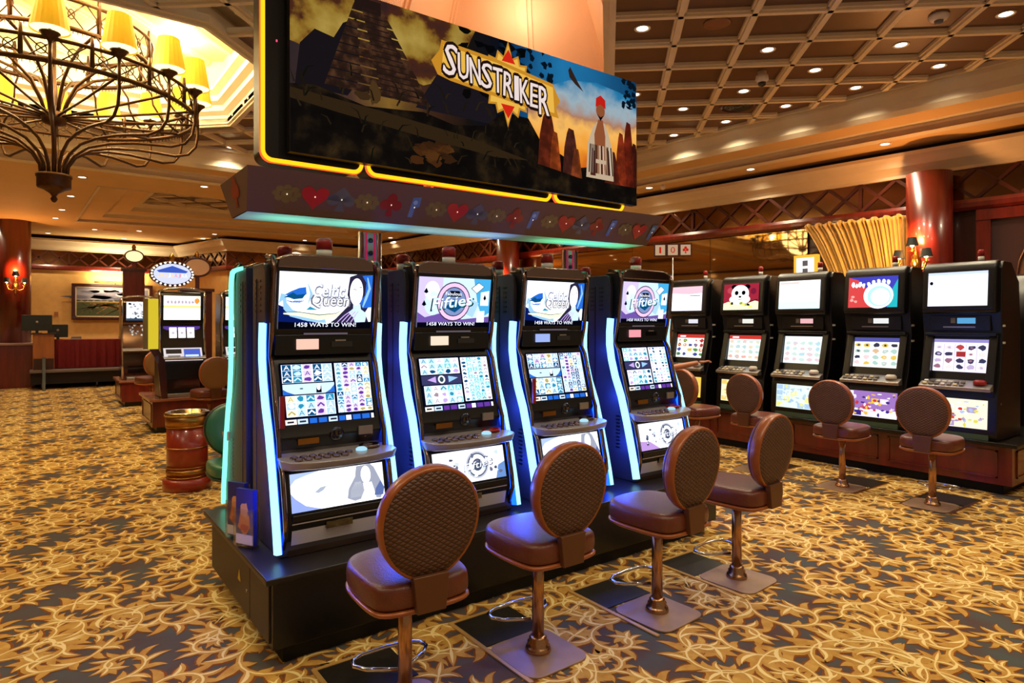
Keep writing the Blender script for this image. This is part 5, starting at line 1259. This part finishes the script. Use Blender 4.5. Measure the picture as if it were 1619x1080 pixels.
for x, y in ((2.49, 12.95), (.63, 13.37), (.54, 15.5), (.45, 17.5), (.36, 19.0), (.25, 22.3), (1.26, 20.7), (2.1, 22.4), (4.0, 21.0), (4.07, 19.75), (2.26, 20.3), (-.8, 16.2), (-1.0, 20.4), (-3.6, 20.8), (-6.2, 21.2), (-9.0, 16), (4.3, 13.2), (6.2, 13.3), (-3.5, 13.3), (6.6, 19.6), (8.45, 17.5)):
    downlight(x, y, 4.12, 'tiny downlight in the tan ceiling towards the back wall', GL5)
GL6 = 'downlights in the far tray'
for x, y in ((1.84, 16.5), (2.6, 16.4), (3.5, 16.2), (5.2, 16.6)): downlight(x, y, Z2 + .05, 'tiny downlight inside the far brown tray', GL6, 14)
t = thing('smoke_detector', 'white round smoke detector in a coffer near the upper right corner', 'smoke detector', (7.05, 2.55, ZP)); MB().lathe([(.09, 0), (.09, -.02), (.07, -.05), (.04, -.055)], WHTPL, 24).build('base', t); MB().lathe([(.04, -.055), (.035, -.08), (.01, -.09)], mat('grey_plastic', (110, 106, 104), .5), 20).build('sensor', t)
t = thing('dome_camera', 'white ball security camera hanging in a brown coffer', 'camera', (6.95, 4.38, ZP)); MB().lathe([(.05, 0), (.05, -.03), (.07, -.05), (.075, -.10), (.05, -.13)], WHTPL, 20).build('housing', t); MB().lathe([(.05, -.13), (.04, -.165), (.01, -.18)], BLKGL, 20).build('lens', t)
t = thing('ceiling_grille', 'dark round ceiling grille in a brown coffer', 'ceiling grille', (7.75, 5.25, ZP))
MB().lathe([(.24, 0), (.25, -.02), (.22, -.03), (.21, -.01)], WOODDK, 32).build('frame', t)
m = MB()
for r_ in (.19, .15, .11, .07): m.lathe([(r_, -.008), (r_, -.022), (r_ - .02, -.022), (r_ - .02, -.008)], BLACK, 32)
m.lathe([(.045, -.008), (.045, -.022)], BLACK, 20); m.build('louvre', t, kind='stuff')
t = thing('ceiling_speaker', 'brown painted round ceiling speaker in a coffer near the big screen', 'speaker', (5.45, 3.93, ZP)); MB().lathe([(.13, 0), (.13, -.012), (.11, -.016)], mat('amber_brown_grille', (128, 80, 40), .5), 28).build('grille', t)
t = thing('dome_camera', 'small white ball camera on the tan soffit by the right wall', 'camera', (9.15, 7.75, 4.12)); MB().lathe([(.04, 0), (.04, -.03), (.05, -.05), (.04, -.09), (.01, -.11)], WHTPL, 16).build('housing', t)
t = thing('ceiling_sensor', 'small flush bracket light in the tan ceiling far left', 'bracket light', (1.75, 20.6, 4.12)); MB().box(-.3, .25, -.12, .12, -.03, 0, TAN).build('housing', t)

# ================================================================== CHANDELIER
CXc, CYc = .153, 8.75
t = thing('chandelier', 'huge bronze ring chandelier with yellow fabric shades under the yellow dome', 'chandelier', (CXc, CYc, 0))
def ring(name, r, z, rad, lab=None, n=72, p=t, spikes=False):
    m = MB(); m.tube([(r * math.cos(2 * PI * k / n), r * math.sin(2 * PI * k / n), z) for k in range(n)], rad, BRONZE, 8, closed=True)
    if spikes:
        q = 150
        for k in range(q):
            a = 2 * PI * k / q; m.box(r * math.cos(a) - .004, r * math.cos(a) + .004, r * math.sin(a) - .004, r * math.sin(a) + .004, z - rad - .022, z, BRONZE)
    return m.build(name, p, label=lab)
def drum(r, z0, z1, n, nposts, name):
    ring(name + '_rail', r, z1, .020); ring(name + '_rail', r, z0, .026, spikes=True)
    m = MB()
    def P(a, z): return (r * math.cos(a), r * math.sin(a), z)
    for k in range(n):
        a0, a1 = 2 * PI * k / n, 2 * PI * (k + 1) / n
        m.tube([P(a0, z0), P((a0 + a1) / 2, (z0 + z1) / 2), P(a1, z1)], .007, BRONZE, 5); m.tube([P(a0, z1), P((a0 + a1) / 2, (z0 + z1) / 2), P(a1, z0)], .007, BRONZE, 5)
        am = (a0 + a1) / 2; m.tube([P(am + .03 * math.cos(q), (z0 + z1) / 2 + .05 * math.sin(q)) for q in [2 * PI * j / 8 for j in range(9)]], .006, BRONZE, 5)
    m.build(name + '_lattice', t, kind=None, label='crossed rods with small rings')
    for k in range(nposts):
        a = 2 * PI * (k + .5) / nposts
        MB().tube([P(a, z0 - .02), P(a, z1 + .02), P(a, z1 + .10)], [.022, .020, .012], BRONZE, 8).build(name + '_post', t)
drum(1.41, 4.03, 4.24, 36, 16, 'lower_ring'); drum(.95, 4.55, 4.84, 24, 8, 'upper_ring')
MB().lathe([(.0, 2.93), (.02, 2.94), (.035, 2.97), (.02, 3.0), (.04, 3.03), (.10, 3.07), (.155, 3.09), (.16, 3.10), (.16, 3.20), (.17, 3.21), (.17, 3.24), (.12, 3.24)], BRONZE, 28).build('bottom_hub', t, label='round bronze bowl with a hanging tip')
MB().tube([(0, 0, 3.2), (0, 0, 3.8), (0, 0, 5.5)], [.024, .024, .022], BRONZE, 10).build('centre_rod', t)
MB().lathe([(.04, 3.78), (.11, 3.81), (.12, 3.86), (.12, 3.92), (.07, 3.95), (.04, 4.0)], BRONZE, 24).build('middle_hub', t)
NA = 16
for k in range(NA):
    a = 2 * PI * (k + .9) / NA; c, d = math.cos(a), math.sin(a)
    # outer swooping arm
    pr_ = [(.12, 3.22), (.13, 3.34), (.20, 3.46), (.34, 3.56), (.55, 3.615), (.80, 3.635), (1.0, 3.63), (1.20, 3.62), (1.34, 3.66), (1.42, 3.76), (1.445, 3.90), (1.445, 4.05), (1.445, 4.19)]
    MB().tube([(r * c, r * d, z) for r, z in pr_], .017, BRONZE, 7).build('swept_arm', t)
    MB().tube([(r * c, r * d, z) for r, z in ((.10, 3.88), (.7, 3.94), (1.41, 4.03))], .014, BRONZE, 6).build('spoke', t)
    if k % 2 == 0: MB().tube([(r * c, r * d, z) for r, z in ((.09, 3.92), (.13, 4.06), (.22, 4.24), (.40, 4.40), (.62, 4.50), (.95, 4.55))], .018, BRONZE, 7).build('inner_arm', t)
    MB().tube([(r * c, r * d, z) for r, z in ((.95, 4.55), (1.06, 4.45), (1.08, 4.32), (1.2, 4.16), (1.41, 4.05))], .012, BRONZE, 6).build('link_rod', t)
    cup = MB().lathe([(.012, 0), (.02, .03), (.05, .07), (.085, .10), (.085, .11), (.03, .115), (.014, .13), (.014, .17)], BRONZE, 16).build('candle_cup', t); cup.location = (1.445 * c, 1.445 * d, 4.17)
    shm = MATS.get('yellow_pleated_shade')
    if not shm:
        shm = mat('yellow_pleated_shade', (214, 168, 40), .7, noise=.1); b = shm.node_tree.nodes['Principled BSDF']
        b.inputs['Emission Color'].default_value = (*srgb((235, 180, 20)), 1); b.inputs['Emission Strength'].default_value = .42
    sh = MB(); n = 40; rows = []
    for z_, r_ in ((.13, .160), (.14, .158), (.30, .130), (.45, .102), (.46, .103)):
        rows.append([((r_ + (.0025 if j % 2 else 0)) * math.cos(2 * PI * j / n), (r_ + (.0025 if j % 2 else 0)) * math.sin(2 * PI * j / n), z_) for j in range(n)])
    vs = [p for r_ in rows for p in r_]
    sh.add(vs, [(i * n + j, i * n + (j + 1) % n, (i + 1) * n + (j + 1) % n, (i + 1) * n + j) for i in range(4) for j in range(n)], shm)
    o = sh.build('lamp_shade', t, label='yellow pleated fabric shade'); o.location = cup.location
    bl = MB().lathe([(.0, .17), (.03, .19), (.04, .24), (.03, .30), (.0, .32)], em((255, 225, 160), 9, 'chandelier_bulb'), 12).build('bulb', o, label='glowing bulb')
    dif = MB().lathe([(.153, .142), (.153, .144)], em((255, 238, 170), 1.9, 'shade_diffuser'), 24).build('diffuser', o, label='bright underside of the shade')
lamp('chandelier_glow', 'POINT', (CXc, CYc, 4.3), 60, (1, .78, .42), .6)
for k in range(6):
    a = 2 * PI * k / 6; lamp('chandelier_candle_lamp', 'POINT', (CXc + 1.35 * math.cos(a), CYc + 1.35 * math.sin(a), 4.42), 12, (1, .76, .38), .1)

# ================================================================== COLUMNS AND SCONCES
def column(x, y, r, lab, z1=3.78):
    t = thing('column', lab, 'column', (x, y, 0), 0, 'round red columns')
    MB().lathe([(r, 1.1), (r, z1)], WOODRED, 40).build('shaft', t)
    MB().box(-r - .08, r + .08, -r - .08, r + .08, .0, 1.04, WOODRED).build('pedestal', t, bevel=.01)
    MB().box(-r - .12, r + .12, -r - .12, r + .12, 1.04, 1.10, mat('stone_cap', (150, 120, 110), .3)).build('pedestal_cap', t, bevel=.01)
    return t
column(-.44, 20.1, .325, 'round dark red column at the left edge of the picture', 4.12)
column(9.93, 3.71, .275, 'large glossy red column with sconce beside the gold curtain', 3.66)
column(8.98, 12.3, .27, 'distant red column seen between the second and third machines', 3.66)
def sconce(x, y, z, face, lab):
    """face: plan direction the fitting projects to"""
    t = thing('wall_sconce', lab, 'sconce', (x, y, z), math.atan2(face[1], face[0]) + PI / 2, 'three shaded gilt sconces on columns')
    GI = mat('bright_gilt', (216, 160, 70), .25, 1)
    MB().lathe([(.0, -.26), (.02, -.24), (.035, -.20), (.02, -.17), (.05, -.12), (.06, -.05), (.045, .0), (.05, .04), (.02, .08), (.012, .16), (.0, .2)], GI, 16, (0, -.03, 0)).build('back_plate', t)
    for dx, zz in ((-.17, -.02), (0, .14), (.17, -.02)):
        if dx: MB().tube([(0, -.05, -.12), (dx * .4, -.12, -.17), (dx * .85, -.14, -.14), (dx, -.14, -.06), (dx, -.14, zz - .03)], .009, GI, 7).build('arm', t)
        o = MB().lathe([(.035, -.04), (.045, -.03), (.015, -.02), (.014, .03)], GI, 12, (dx, -.14, zz)).build('candle', t)
        MB().lathe([(.0, .02), (.022, .03), (.03, .06), (.022, .10), (.0, .12)], em((255, 232, 190), 14, 'sconce_bulb'), 10, (dx, -.14, zz)).build('bulb', o)
        s_ = MB(); s_.lathe([(.078, .035), (.05, .15)], mat('dark_green_shade', (24, 26, 18), .6), 24, (dx, -.14, zz)); s_.f = s_.f[:-2]; s_.mi = s_.mi[:-2]; s_.sm = s_.sm[:-2]
        s_.build('lamp_shade', t, label='small dark shade')
    q = Matrix.Rotation(t.rotation_euler.z, 3, 'Z') @ Vector((0, -.13, .34))
    lamp('sconce_up_lamp', 'POINT', (x + q.x, y + q.y, z + q.z), 60, (1, .42, .12), .04)
    q = Matrix.Rotation(t.rotation_euler.z, 3, 'Z') @ Vector((0, -.20, -.05))
    lamp('sconce_down_lamp', 'POINT', (x + q.x, y + q.y, z + q.z), 8, (1, .55, .24), .04)
sconce(-.42, 19.77, 2.55, (.05, -1), 'gilt three shade sconce glowing on the left red column')
sconce(9.655, 3.76, 2.46, (-1, 0), 'gilt three shade sconce glowing on the right red column')
sconce(8.72, 12.2, 2.35, (-1, -.3), 'distant glowing sconce on the column between machines')

# ================================================================== GOLD CURTAIN, RIGHT END PANELLING
def curtain():
    t = thing('curtain', 'gathered gold silk curtain hanging in front of the mirrored wall', 'curtain', (*wp(0, 0), 0), WROT)
    # local x runs from the far side (+s) to the camera end: s = -x
    m = MB(); n = 320; r = random.Random(6); ph = [r.uniform(0, 6.28) for _ in range(5)]
    rows = []; zs = [3.16, 3.13, 3.08, 3.0, 2.8, 2.5, 2.2, 1.9, 1.6, 1.3, 1.0, .7, .35, .05]
    for i, z in enumerate(zs):
        q = min(1, max(0, (3.1 - z) / 1.4)); x0 = -1.50 + .62 * q ** .75; x1 = .04 + .0 * q; row = []
        for j in range(n + 1):
            s_ = j / n; x = x0 + (x1 - x0) * s_
            f = .026 * math.sin(s_ * 150 + ph[0] + 2.2 * math.sin(s_ * 9)) + .022 * math.sin(s_ * 61 + ph[1]) + .016 * math.sin(s_ * 233 + ph[2] + z)
            k = .35 if i < 1 else (.75 if i < 3 else 1)
            row.append((x, -.13 + f * k - (.02 if i == 1 else 0), z + (.02 * math.sin(s_ * 60) if i == 0 else 0)))
        rows.append(row)
    vs = [p for r_ in rows for p in r_]; N = n + 1
    m.add(vs, [(i * N + j, i * N + j + 1, (i + 1) * N + j + 1, (i + 1) * N + j) for i in range(len(rows) - 1) for j in range(n)], GOLDCL, True)
    o = m.build('drape', t); sd = o.modifiers.new('solid', 'SOLIDIFY'); sd.thickness = .006
    MB().tube([(-1.56, -.13, 3.12), (.08, -.13, 3.12)], .014, BRASS, 10).build('rod', t)
curtain()
# right-hand panelled bay
t = thing('panelled_bay', 'red framed bay with a brown fabric panel at the right frame edge', 'wall panel', (*wp(-.75, 0), 0), WROT)
MB().box(.0, .16, -.06, 0, 0, 3.13, WOODRED).box(.0, 3.2, -.07, 0, 2.98, 3.12, WOODRED).build('frame', t, label='glossy red timber frame')
MB().box(.16, 3.2, -.03, 0, 0, 2.98, mat('dark_wine_panel', (46, 12, 14), .5)).build('inner_panel', t)
MB().prism([(.42, 0), (3.1, 0), (3.1, 2.9), (1.2, 2.9), (.75, 2.80), (.55, 2.62), (.47, 2.40), (.44, 2.2)], 'y', -.05, -.03, mat('brown_fabric', (104, 66, 40), .85)).build('fabric_panel', t, label='flat brown cloth panel with a curved corner')
m = MB(); m.tube([(.40, -.05, 1.9), (.44, -.055, 2.2), (.47, -.055, 2.4), (.55, -.055, 2.62), (.75, -.055, 2.8), (1.2, -.055, 2.9)], .018, WOODDK, 6); m.build('curved_trim', t)

# ================================================================== HANGING SIGN AND GLIMPSED LIGHTS
t = thing('three_panel_sign', 'small sign of three red and cream squares on a thin pole', 'sign', (7.44, 6.12, .4995))
MB().tube([(0, 0, 0), (0, 0, 2.05)], .008, STEEL, 8).build('pole', t)
U_ = Vector((math.sin(R(53.5)), -math.cos(R(53.5)), 0)) * -1
ang = R(-45)
hb = MB().box(-.27, .27, -.01, .01, 2.06, 2.25, WOODDK); hb.xf(Matrix.Rotation(ang, 4, 'Z')); hb.build('backing', t)
for k, ch in enumerate(('1', '0', 'C')):
    a = Art(.14, .15, .0008); a.rect(0, 0, 1, 1, em((200, 165, 130), .8), 1)
    if ch == 'C':
        for dx, dy in ((-.17, 0), (.17, 0), (0, .2)): a.ell(.5 + dx, .5 + dy, .14, .14, em((190, 30, 20), .9), 3, 12)
        a.poly([(.42, .15), (.58, .15), (.53, .5), (.47, .5)], em((190, 30, 20), .9), 3)
    else: a.text(ch, .5, .5, .2 if ch == '1' else .45, .6, em((190, 30, 20), .9), 3)
    m = MB(); a.put(m, (-.25 + k * .18, -.011, 2.08), (1, 0, 0), (0, 0, 1)); m.xf(Matrix.Rotation(ang, 4, 'Z')); m.build('sign_square', t, label='cream square with a red mark')
t = thing('lit_sign_box', 'bright yellow and white lit sign box glimpsed behind the bank', 'sign box', (8.75, 4.83, 2.215), PI / 2 + PI)
MB().box(-.17, .17, -.02, .06, 0, .34, em((240, 170, 50), 1.3)).build('case', t); m = MB(); a = Art(.26, .26, .001); a.rect(0, 0, 1, 1, em((255, 250, 235), 1.5), 1).rect(.35, .55, .65, .85, em((110, 100, 100), .8), 2).rect(.35, .12, .65, .42, em((110, 100, 100), .8), 2); a.put(m, (-.13, -.021, .04), (1, 0, 0), (0, 0, 1)); m.build('face', t)

# ================================================================== FAR LEFT: STAGE, TABLE, PAINTING
t = thing('stage_platform', 'low dark platform with grey top edge at the far left', 'platform', (0, 0, 0))
MB().box(-.12, 3.4, 19.0, 21.4, .12, .40, mat('dark_pleated_skirt', (30, 22, 20), .8)).build('skirt', t); MB().box(-.14, 3.45, 18.9, 21.45, .40, .45, mat('grey_platform_top', (110, 98, 92), .5)).build('deck', t)
for x in (.1, 1.2, 2.3, 3.3): MB().tube([(x, 19.0, .12), (x, 19.0, 0)], .03, BLACK, 8).build('foot', t)
MB().prism([(.02, 0), (.14, 0), (.36, .78), (.24, .78)], 'x', .1, .16, BLACK).xf(Matrix.Translation((.0, 18.5, 0))).build('ramp_rail', t)
t = thing('draped_table', 'long table under a dark red velvet cloth on the platform', 'table', (1.24, 19.9, .451))
m = MB(); n = 90; rows = []
for z_, k in ((.72, .0), (.69, .3), (.3, 1), (.01, 1.3)):
    row = []
    P = rrect(-1.0, 1.2, -.38, .38, .06, 5); 
    L = []
    for i in range(len(P)):
        a_, b_ = Vector(P[i]), Vector(P[(i + 1) % len(P)]); c_ = max(1, int((b_ - a_).length / .05))
        for j in range(c_): L.append(a_.lerp(b_, j / c_))
    for i, p in enumerate(L):
        f = 1 + .018 * k * math.sin(i * 1.7) + .012 * k * math.sin(i * .9); row.append((p.x * f, p.y * (f + .05 * k * math.sin(i * 1.7)), z_))
    rows.append(row)
N = len(rows[0]); vs = [p for r_ in rows for p in r_]
m.add(vs, [(i * N + j, (i + 1) * N + j, (i + 1) * N + (j + 1) % N, i * N + (j + 1) % N) for i in range(3) for j in range(N)] + [tuple(range(N))], REDCL, False); m.build('table_cloth', t)
MB().box(-.97, 1.15, -.33, .33, .68, .70, WOODDK).build('table_top', t)
for x in (-.9, 1.1):
    for y in (-.28, .28): MB().box(x - .025, x + .025, y - .025, y + .025, 0, .69, BLACK).build('leg', t)
for x, lab in ((1.9, 'small stack of folded red cloth on the velvet table'),):
    o = MB().box(-.16, .16, -.1, .1, 0, .07, REDCL).box(-.13, .13, -.08, .08, .07, .10, mat('pink_cloth', (180, 60, 70), .7)).build('folded_cloth'); o.location = (x, 19.8, 1.172); tag(o, lab, 'cloth')
o = MB().box(-.12, .12, -.07, .07, 0, .035, STEEL).box(-.10, .11, -.06, .06, .035, .07, mat('grey_plastic', (110, 106, 104), .5)).build('small_device'); o.location = (.80, 19.72, 1.172); tag(o, 'small pale device lying beside the smaller monitor', 'device')
t = thing('wooden_desk', 'honey coloured wooden desk box left of the red table', 'desk', (.18, 19.4, .451))
MB().box(-.26, .16, -.25, .02, .0, .86, mat('honey_wood', (176, 108, 50), .35, noise=.3, nscale=5, stretch=(3, 3, .4))).build('body', t); MB().box(-.30, .20, -.29, .06, .86, .89, WOODDK).build('top', t)
MB().box(-.25, .15, -.262, -.25, .02, .28, WOODDK).build('lower_panel', t)
def monitor(x, y, z, w_, h_, lab):
    t = thing('monitor', lab, 'monitor', (x, y, z), 0, 'monitors seen from behind')
    MB().box(-w_ / 2, w_ / 2, -.02, .02, .06, .06 + h_, mat('dark_green_plastic', (22, 30, 28), .4)).build('display', t, bevel=.008)
    MB().box(-.03, .03, -.025, -.015, .0, .10, BLKPL).build('neck', t); MB().box(-.1, .1, -.09, .07, 0, .012, BLKPL).build('foot', t)
    MB().lathe([(.03, 0), (.03, .004)], STEEL, 12, (0, 0, 0)).xf(Matrix.Translation((0, -.021, .06 + h_ * .55)) @ Matrix.Rotation(R(90), 4, 'X')).build('badge', t, label='small silver round badge')
monitor(-.0, 19.27, 1.342, .60, .38, 'larger dark monitor seen from behind, standing on the wooden desk')
monitor(.42, 19.65, 1.172, .42, .32, 'smaller dark monitor seen from behind, on the red table')
t = thing('framed_painting', 'large framed landscape painting of a field under a grey sky', 'painting', (.82, 22.96, 1.68))
Wp, Hp = 2.1, 1.08
m = MB(); FW = .09
for (a_, b_, c_, d_) in ((0, Wp, 0, FW), (0, Wp, Hp - FW, Hp), (0, FW, FW, Hp - FW), (Wp - FW, Wp, FW, Hp - FW)): m.box(a_, b_, -.06, 0, c_, d_, WOODDK)
m.build('frame', t, bevel=.012)
m = MB()
for (a_, b_, c_, d_) in ((FW, Wp - FW, FW, FW + .03), (FW, Wp - FW, Hp - FW - .03, Hp - FW), (FW, FW + .03, FW, Hp - FW), (Wp - FW - .03, Wp - FW, FW, Hp - FW)): m.box(a_, b_, -.035, -.01, c_, d_, mat('pale_gilt_slip', (190, 170, 130), .4))
m.build('slip', t)
a = Art(Wp - 2 * FW, Hp - 2 * FW, .001); r = random.Random(12)
pc = lambda n_, c_: mat('paint_' + n_, c_, .6)
a.rect(0, 0, 1, 1, pc('sky', (120, 112, 118)), 0).rect(0, 0, 1, .5, pc('field_green', (58, 62, 26)), 1)
for k in range(14): a.poly(blob(r.random(), r.uniform(.6, .98), r.uniform(.08, .2), r.uniform(.03, .08), r, 12, .4), r.choice([pc('cloud', (150, 140, 142)), pc('cloud_dark', (86, 80, 92)), pc('cloud_light', (176, 168, 160))]), 2)
for k in range(40): a.stroke([(r.random(), r.uniform(.02, .3)), (r.random() * .2 + .02 * k, .45)], .02, r.choice([pc('grass', (76, 74, 30)), pc('straw', (150, 92, 30)), pc('moss', (44, 50, 20))]), 3)
a.poly([(.6, 0), (1, 0), (1, .48), (.72, .45)], pc('wheat', (168, 104, 36)), 2)
a.rect(0, .49, 1, .53, pc('horizon', (180, 130, 60)), 3)
for k in range(12): a.poly(blob(k / 12 + .04, .54, .04, .025, r, 8, .4), pc('tree', (50, 46, 24)), 4)
m = MB(); a.put(m, (FW, -.02, FW), (1, 0, 0), (0, 0, 1)); m.build('canvas', t)
pl_ = MB(); pl_.tube([(.8, -.02, Hp), (.8, -.16, Hp + .08), (.8, -.22, Hp + .06)], .012, BRASS, 8); pl_.tube([(.8 + .45, -.02, Hp), (.8 + .45, -.16, Hp + .08), (.8 + .45, -.22, Hp + .06)], .012, BRASS, 8); 
MB().tube([(.55, -.22, Hp + .05), (1.75, -.22, Hp + .05)], .028, BRASS, 10).build('picture_light', t, label='brass tube light above the painting')
MB().tube([(1.1, -.02, Hp - .02), (1.1, -.16, Hp + .09), (1.1, -.22, Hp + .05)], .012, BRASS, 8).build('light_arm', t)
lamp('picture_lamp', 'AREA', (2.0, 22.70, 2.86), 45, (1, .80, .46), 1.3, (R(150), 0, 0), sy=.06); lamp('picture_lamp', 'AREA', (2.0, 22.66, 2.80), 22, (1, .86, .6), 1.3, (R(22), 0, 0), sy=.06)
o = MB().box(-.05, .05, -.02, 0, -.06, .06, mat('brown_wall_plate', (150, 90, 50), .5)).build('wall_plate'); o.location = (.45, 22.97, 1.85); tag(o, 'small brown wall plate left of the painting', 'wall plate')

# ================================================================== PERSON HIDDEN BEHIND THE FOURTH MACHINE, ARM ON THE DECK
def person():
    t = thing('person', 'person in a brown shirt at the farthest right bank machine, arm on its deck', 'person', (0, 0, 0))
    def skin(name, V, Ed, Rr, mt, parent=t, sub=2, root=0):
        me = bpy.data.meshes.new(name); me.from_pydata(V, Ed, []); o = bpy.data.objects.new(name, me); COL.objects.link(o); o.parent = parent
        me.materials.append(mt); sk = o.modifiers.new('skin', 'SKIN'); 
        for i, r_ in enumerate(Rr):
            d = me.skin_vertices[0].data[i]; d.radius = (r_, r_) if not isinstance(r_, tuple) else r_; d.use_root = (i == root)
        sk.use_smooth_shade = True
        s2 = o.modifiers.new('sub', 'SUBSURF'); s2.levels = sub; s2.render_levels = sub; return o
    V = [(6.28, 5.90, .72), (6.30, 5.88, .95), (6.32, 5.86, 1.12), (6.34, 5.84, 1.22), (6.35, 5.83, 1.30), (6.36, 5.83, 1.40), (6.37, 5.83, 1.50),
         (6.33, 5.98, .66), (6.68, 5.98, .66), (6.70, 5.98, .22), (6.80, 5.98, .06),
         (6.33, 5.80, .66), (6.66, 5.76, .66), (6.66, 5.74, .22), (6.77, 5.73, .06),
         (6.33, 6.02, 1.19), (6.40, 6.06, .96), (6.66, 5.96, 1.03), (6.86, 5.86, 1.10),
         (6.34, 5.67, 1.19), (6.47, 5.56, .98), (6.68, 5.36, 1.035), (6.86, 5.22, 1.085)]
    Ed = [(0, 1), (1, 2), (2, 3), (3, 4), (4, 5), (5, 6), (0, 7), (7, 8), (8, 9), (9, 10), (0, 11), (11, 12), (12, 13), (13, 14), (3, 15), (15, 16), (16, 17), (17, 18), (3, 19), (19, 20), (20, 21), (21, 22)]
    Rr = [.13, .125, .14, .10, .055, .085, .075, .085, .065, .045, .04, .085, .065, .045, .04, .06, .048, .042, .032, .06, .048, .042, .032]
    skin('body', V, Ed, Rr, SKIN)
    skin('shirt', [V[0], V[1], V[2], (6.335, 5.845, 1.21), V[15], V[16], V[19], V[20]], [(0, 1), (1, 2), (2, 3), (3, 4), (4, 5), (3, 6), (6, 7)], [.145, .14, .152, .105, .07, .055, .07, .055], SHIRT)
    skin('trousers', [V[0], V[7], V[8], V[9], V[11], V[12], V[13]], [(0, 1), (1, 2), (2, 3), (0, 4), (4, 5), (5, 6)], [.142, .095, .075, .06, .095, .075, .06], TROUSER)
    skin('hair', [(6.35, 5.83, 1.44), (6.345, 5.83, 1.52), (6.37, 5.83, 1.57)], [(0, 1), (1, 2)], [.085, .092, .06], HAIR)
    for y in (5.98, 5.73): skin('shoe', [(6.70, y, .05), (6.80, y, .045), (6.92, y, .04)], [(0, 1), (1, 2)], [.045, .045, .04], BLACK)
    # near hand: palm and five curled fingers resting on the deck
    W = Vector((6.86, 5.22, 1.085)); D = Vector((.18, -.14, .03)).normalized(); Sd = Vector((-D.y, D.x, 0)).normalized() * -1; Up = Vector((0, 0, 1))
    V = [tuple(W), tuple(W + D * .05), tuple(W + D * .085)]; Ed = [(0, 1), (1, 2)]; Rr = [.024, (.036, .016), (.036, .014)]
    for k, (o_, l_) in enumerate(((-.028, .065), (-.010, .075), (.010, .07), (.027, .055))):
        b = len(V); p = W + D * .09 + Sd * o_
        V += [tuple(p), tuple(p + D * l_ * .45 + Up * .006), tuple(p + D * l_ * .8 - Up * .006), tuple(p + D * l_ - Up * .022)]
        Ed += [(2, b), (b, b + 1), (b + 1, b + 2), (b + 2, b + 3)]; Rr += [.010, .009, .0085, .007]
    b = len(V); p = W + D * .035 - Sd * .034
    V += [tuple(p), tuple(p - Sd * .02 + D * .03), tuple(p - Sd * .022 + D * .055 - Up * .012)]; Ed += [(1, b), (b, b + 1), (b + 1, b + 2)]; Rr += [.012, .011, .009]
    skin('hand', V, Ed, Rr, SKIN)
    # face
    for y in (5.80, 5.86): MB().lathe([(0, -.012), (.010, -.006), (.012, 0), (.010, .006), (0, .012)], WHTPL, 10).xf(Matrix.Translation((6.447, y, 1.475))).build('eye', t)
    skin('nose', [(6.44, 5.83, 1.475), (6.465, 5.83, 1.445)], [(0, 1)], [.010, .014], SKIN, sub=1)
    MB().box(6.440, 6.452, 5.805, 5.855, 1.408, 1.416, mat('lips', (140, 70, 60), .5)).build('mouth', t)
    for y in (5.742, 5.918): skin('ear', [(6.37, y, 1.445), (6.37, y, 1.485)], [(0, 1)], [.015, .018], SKIN, sub=1)
person()
c = copy_tree(st, (6.26, 5.90, -0.0), R(-90), 'brown stool under the seated person, hidden behind the island', group=GR)
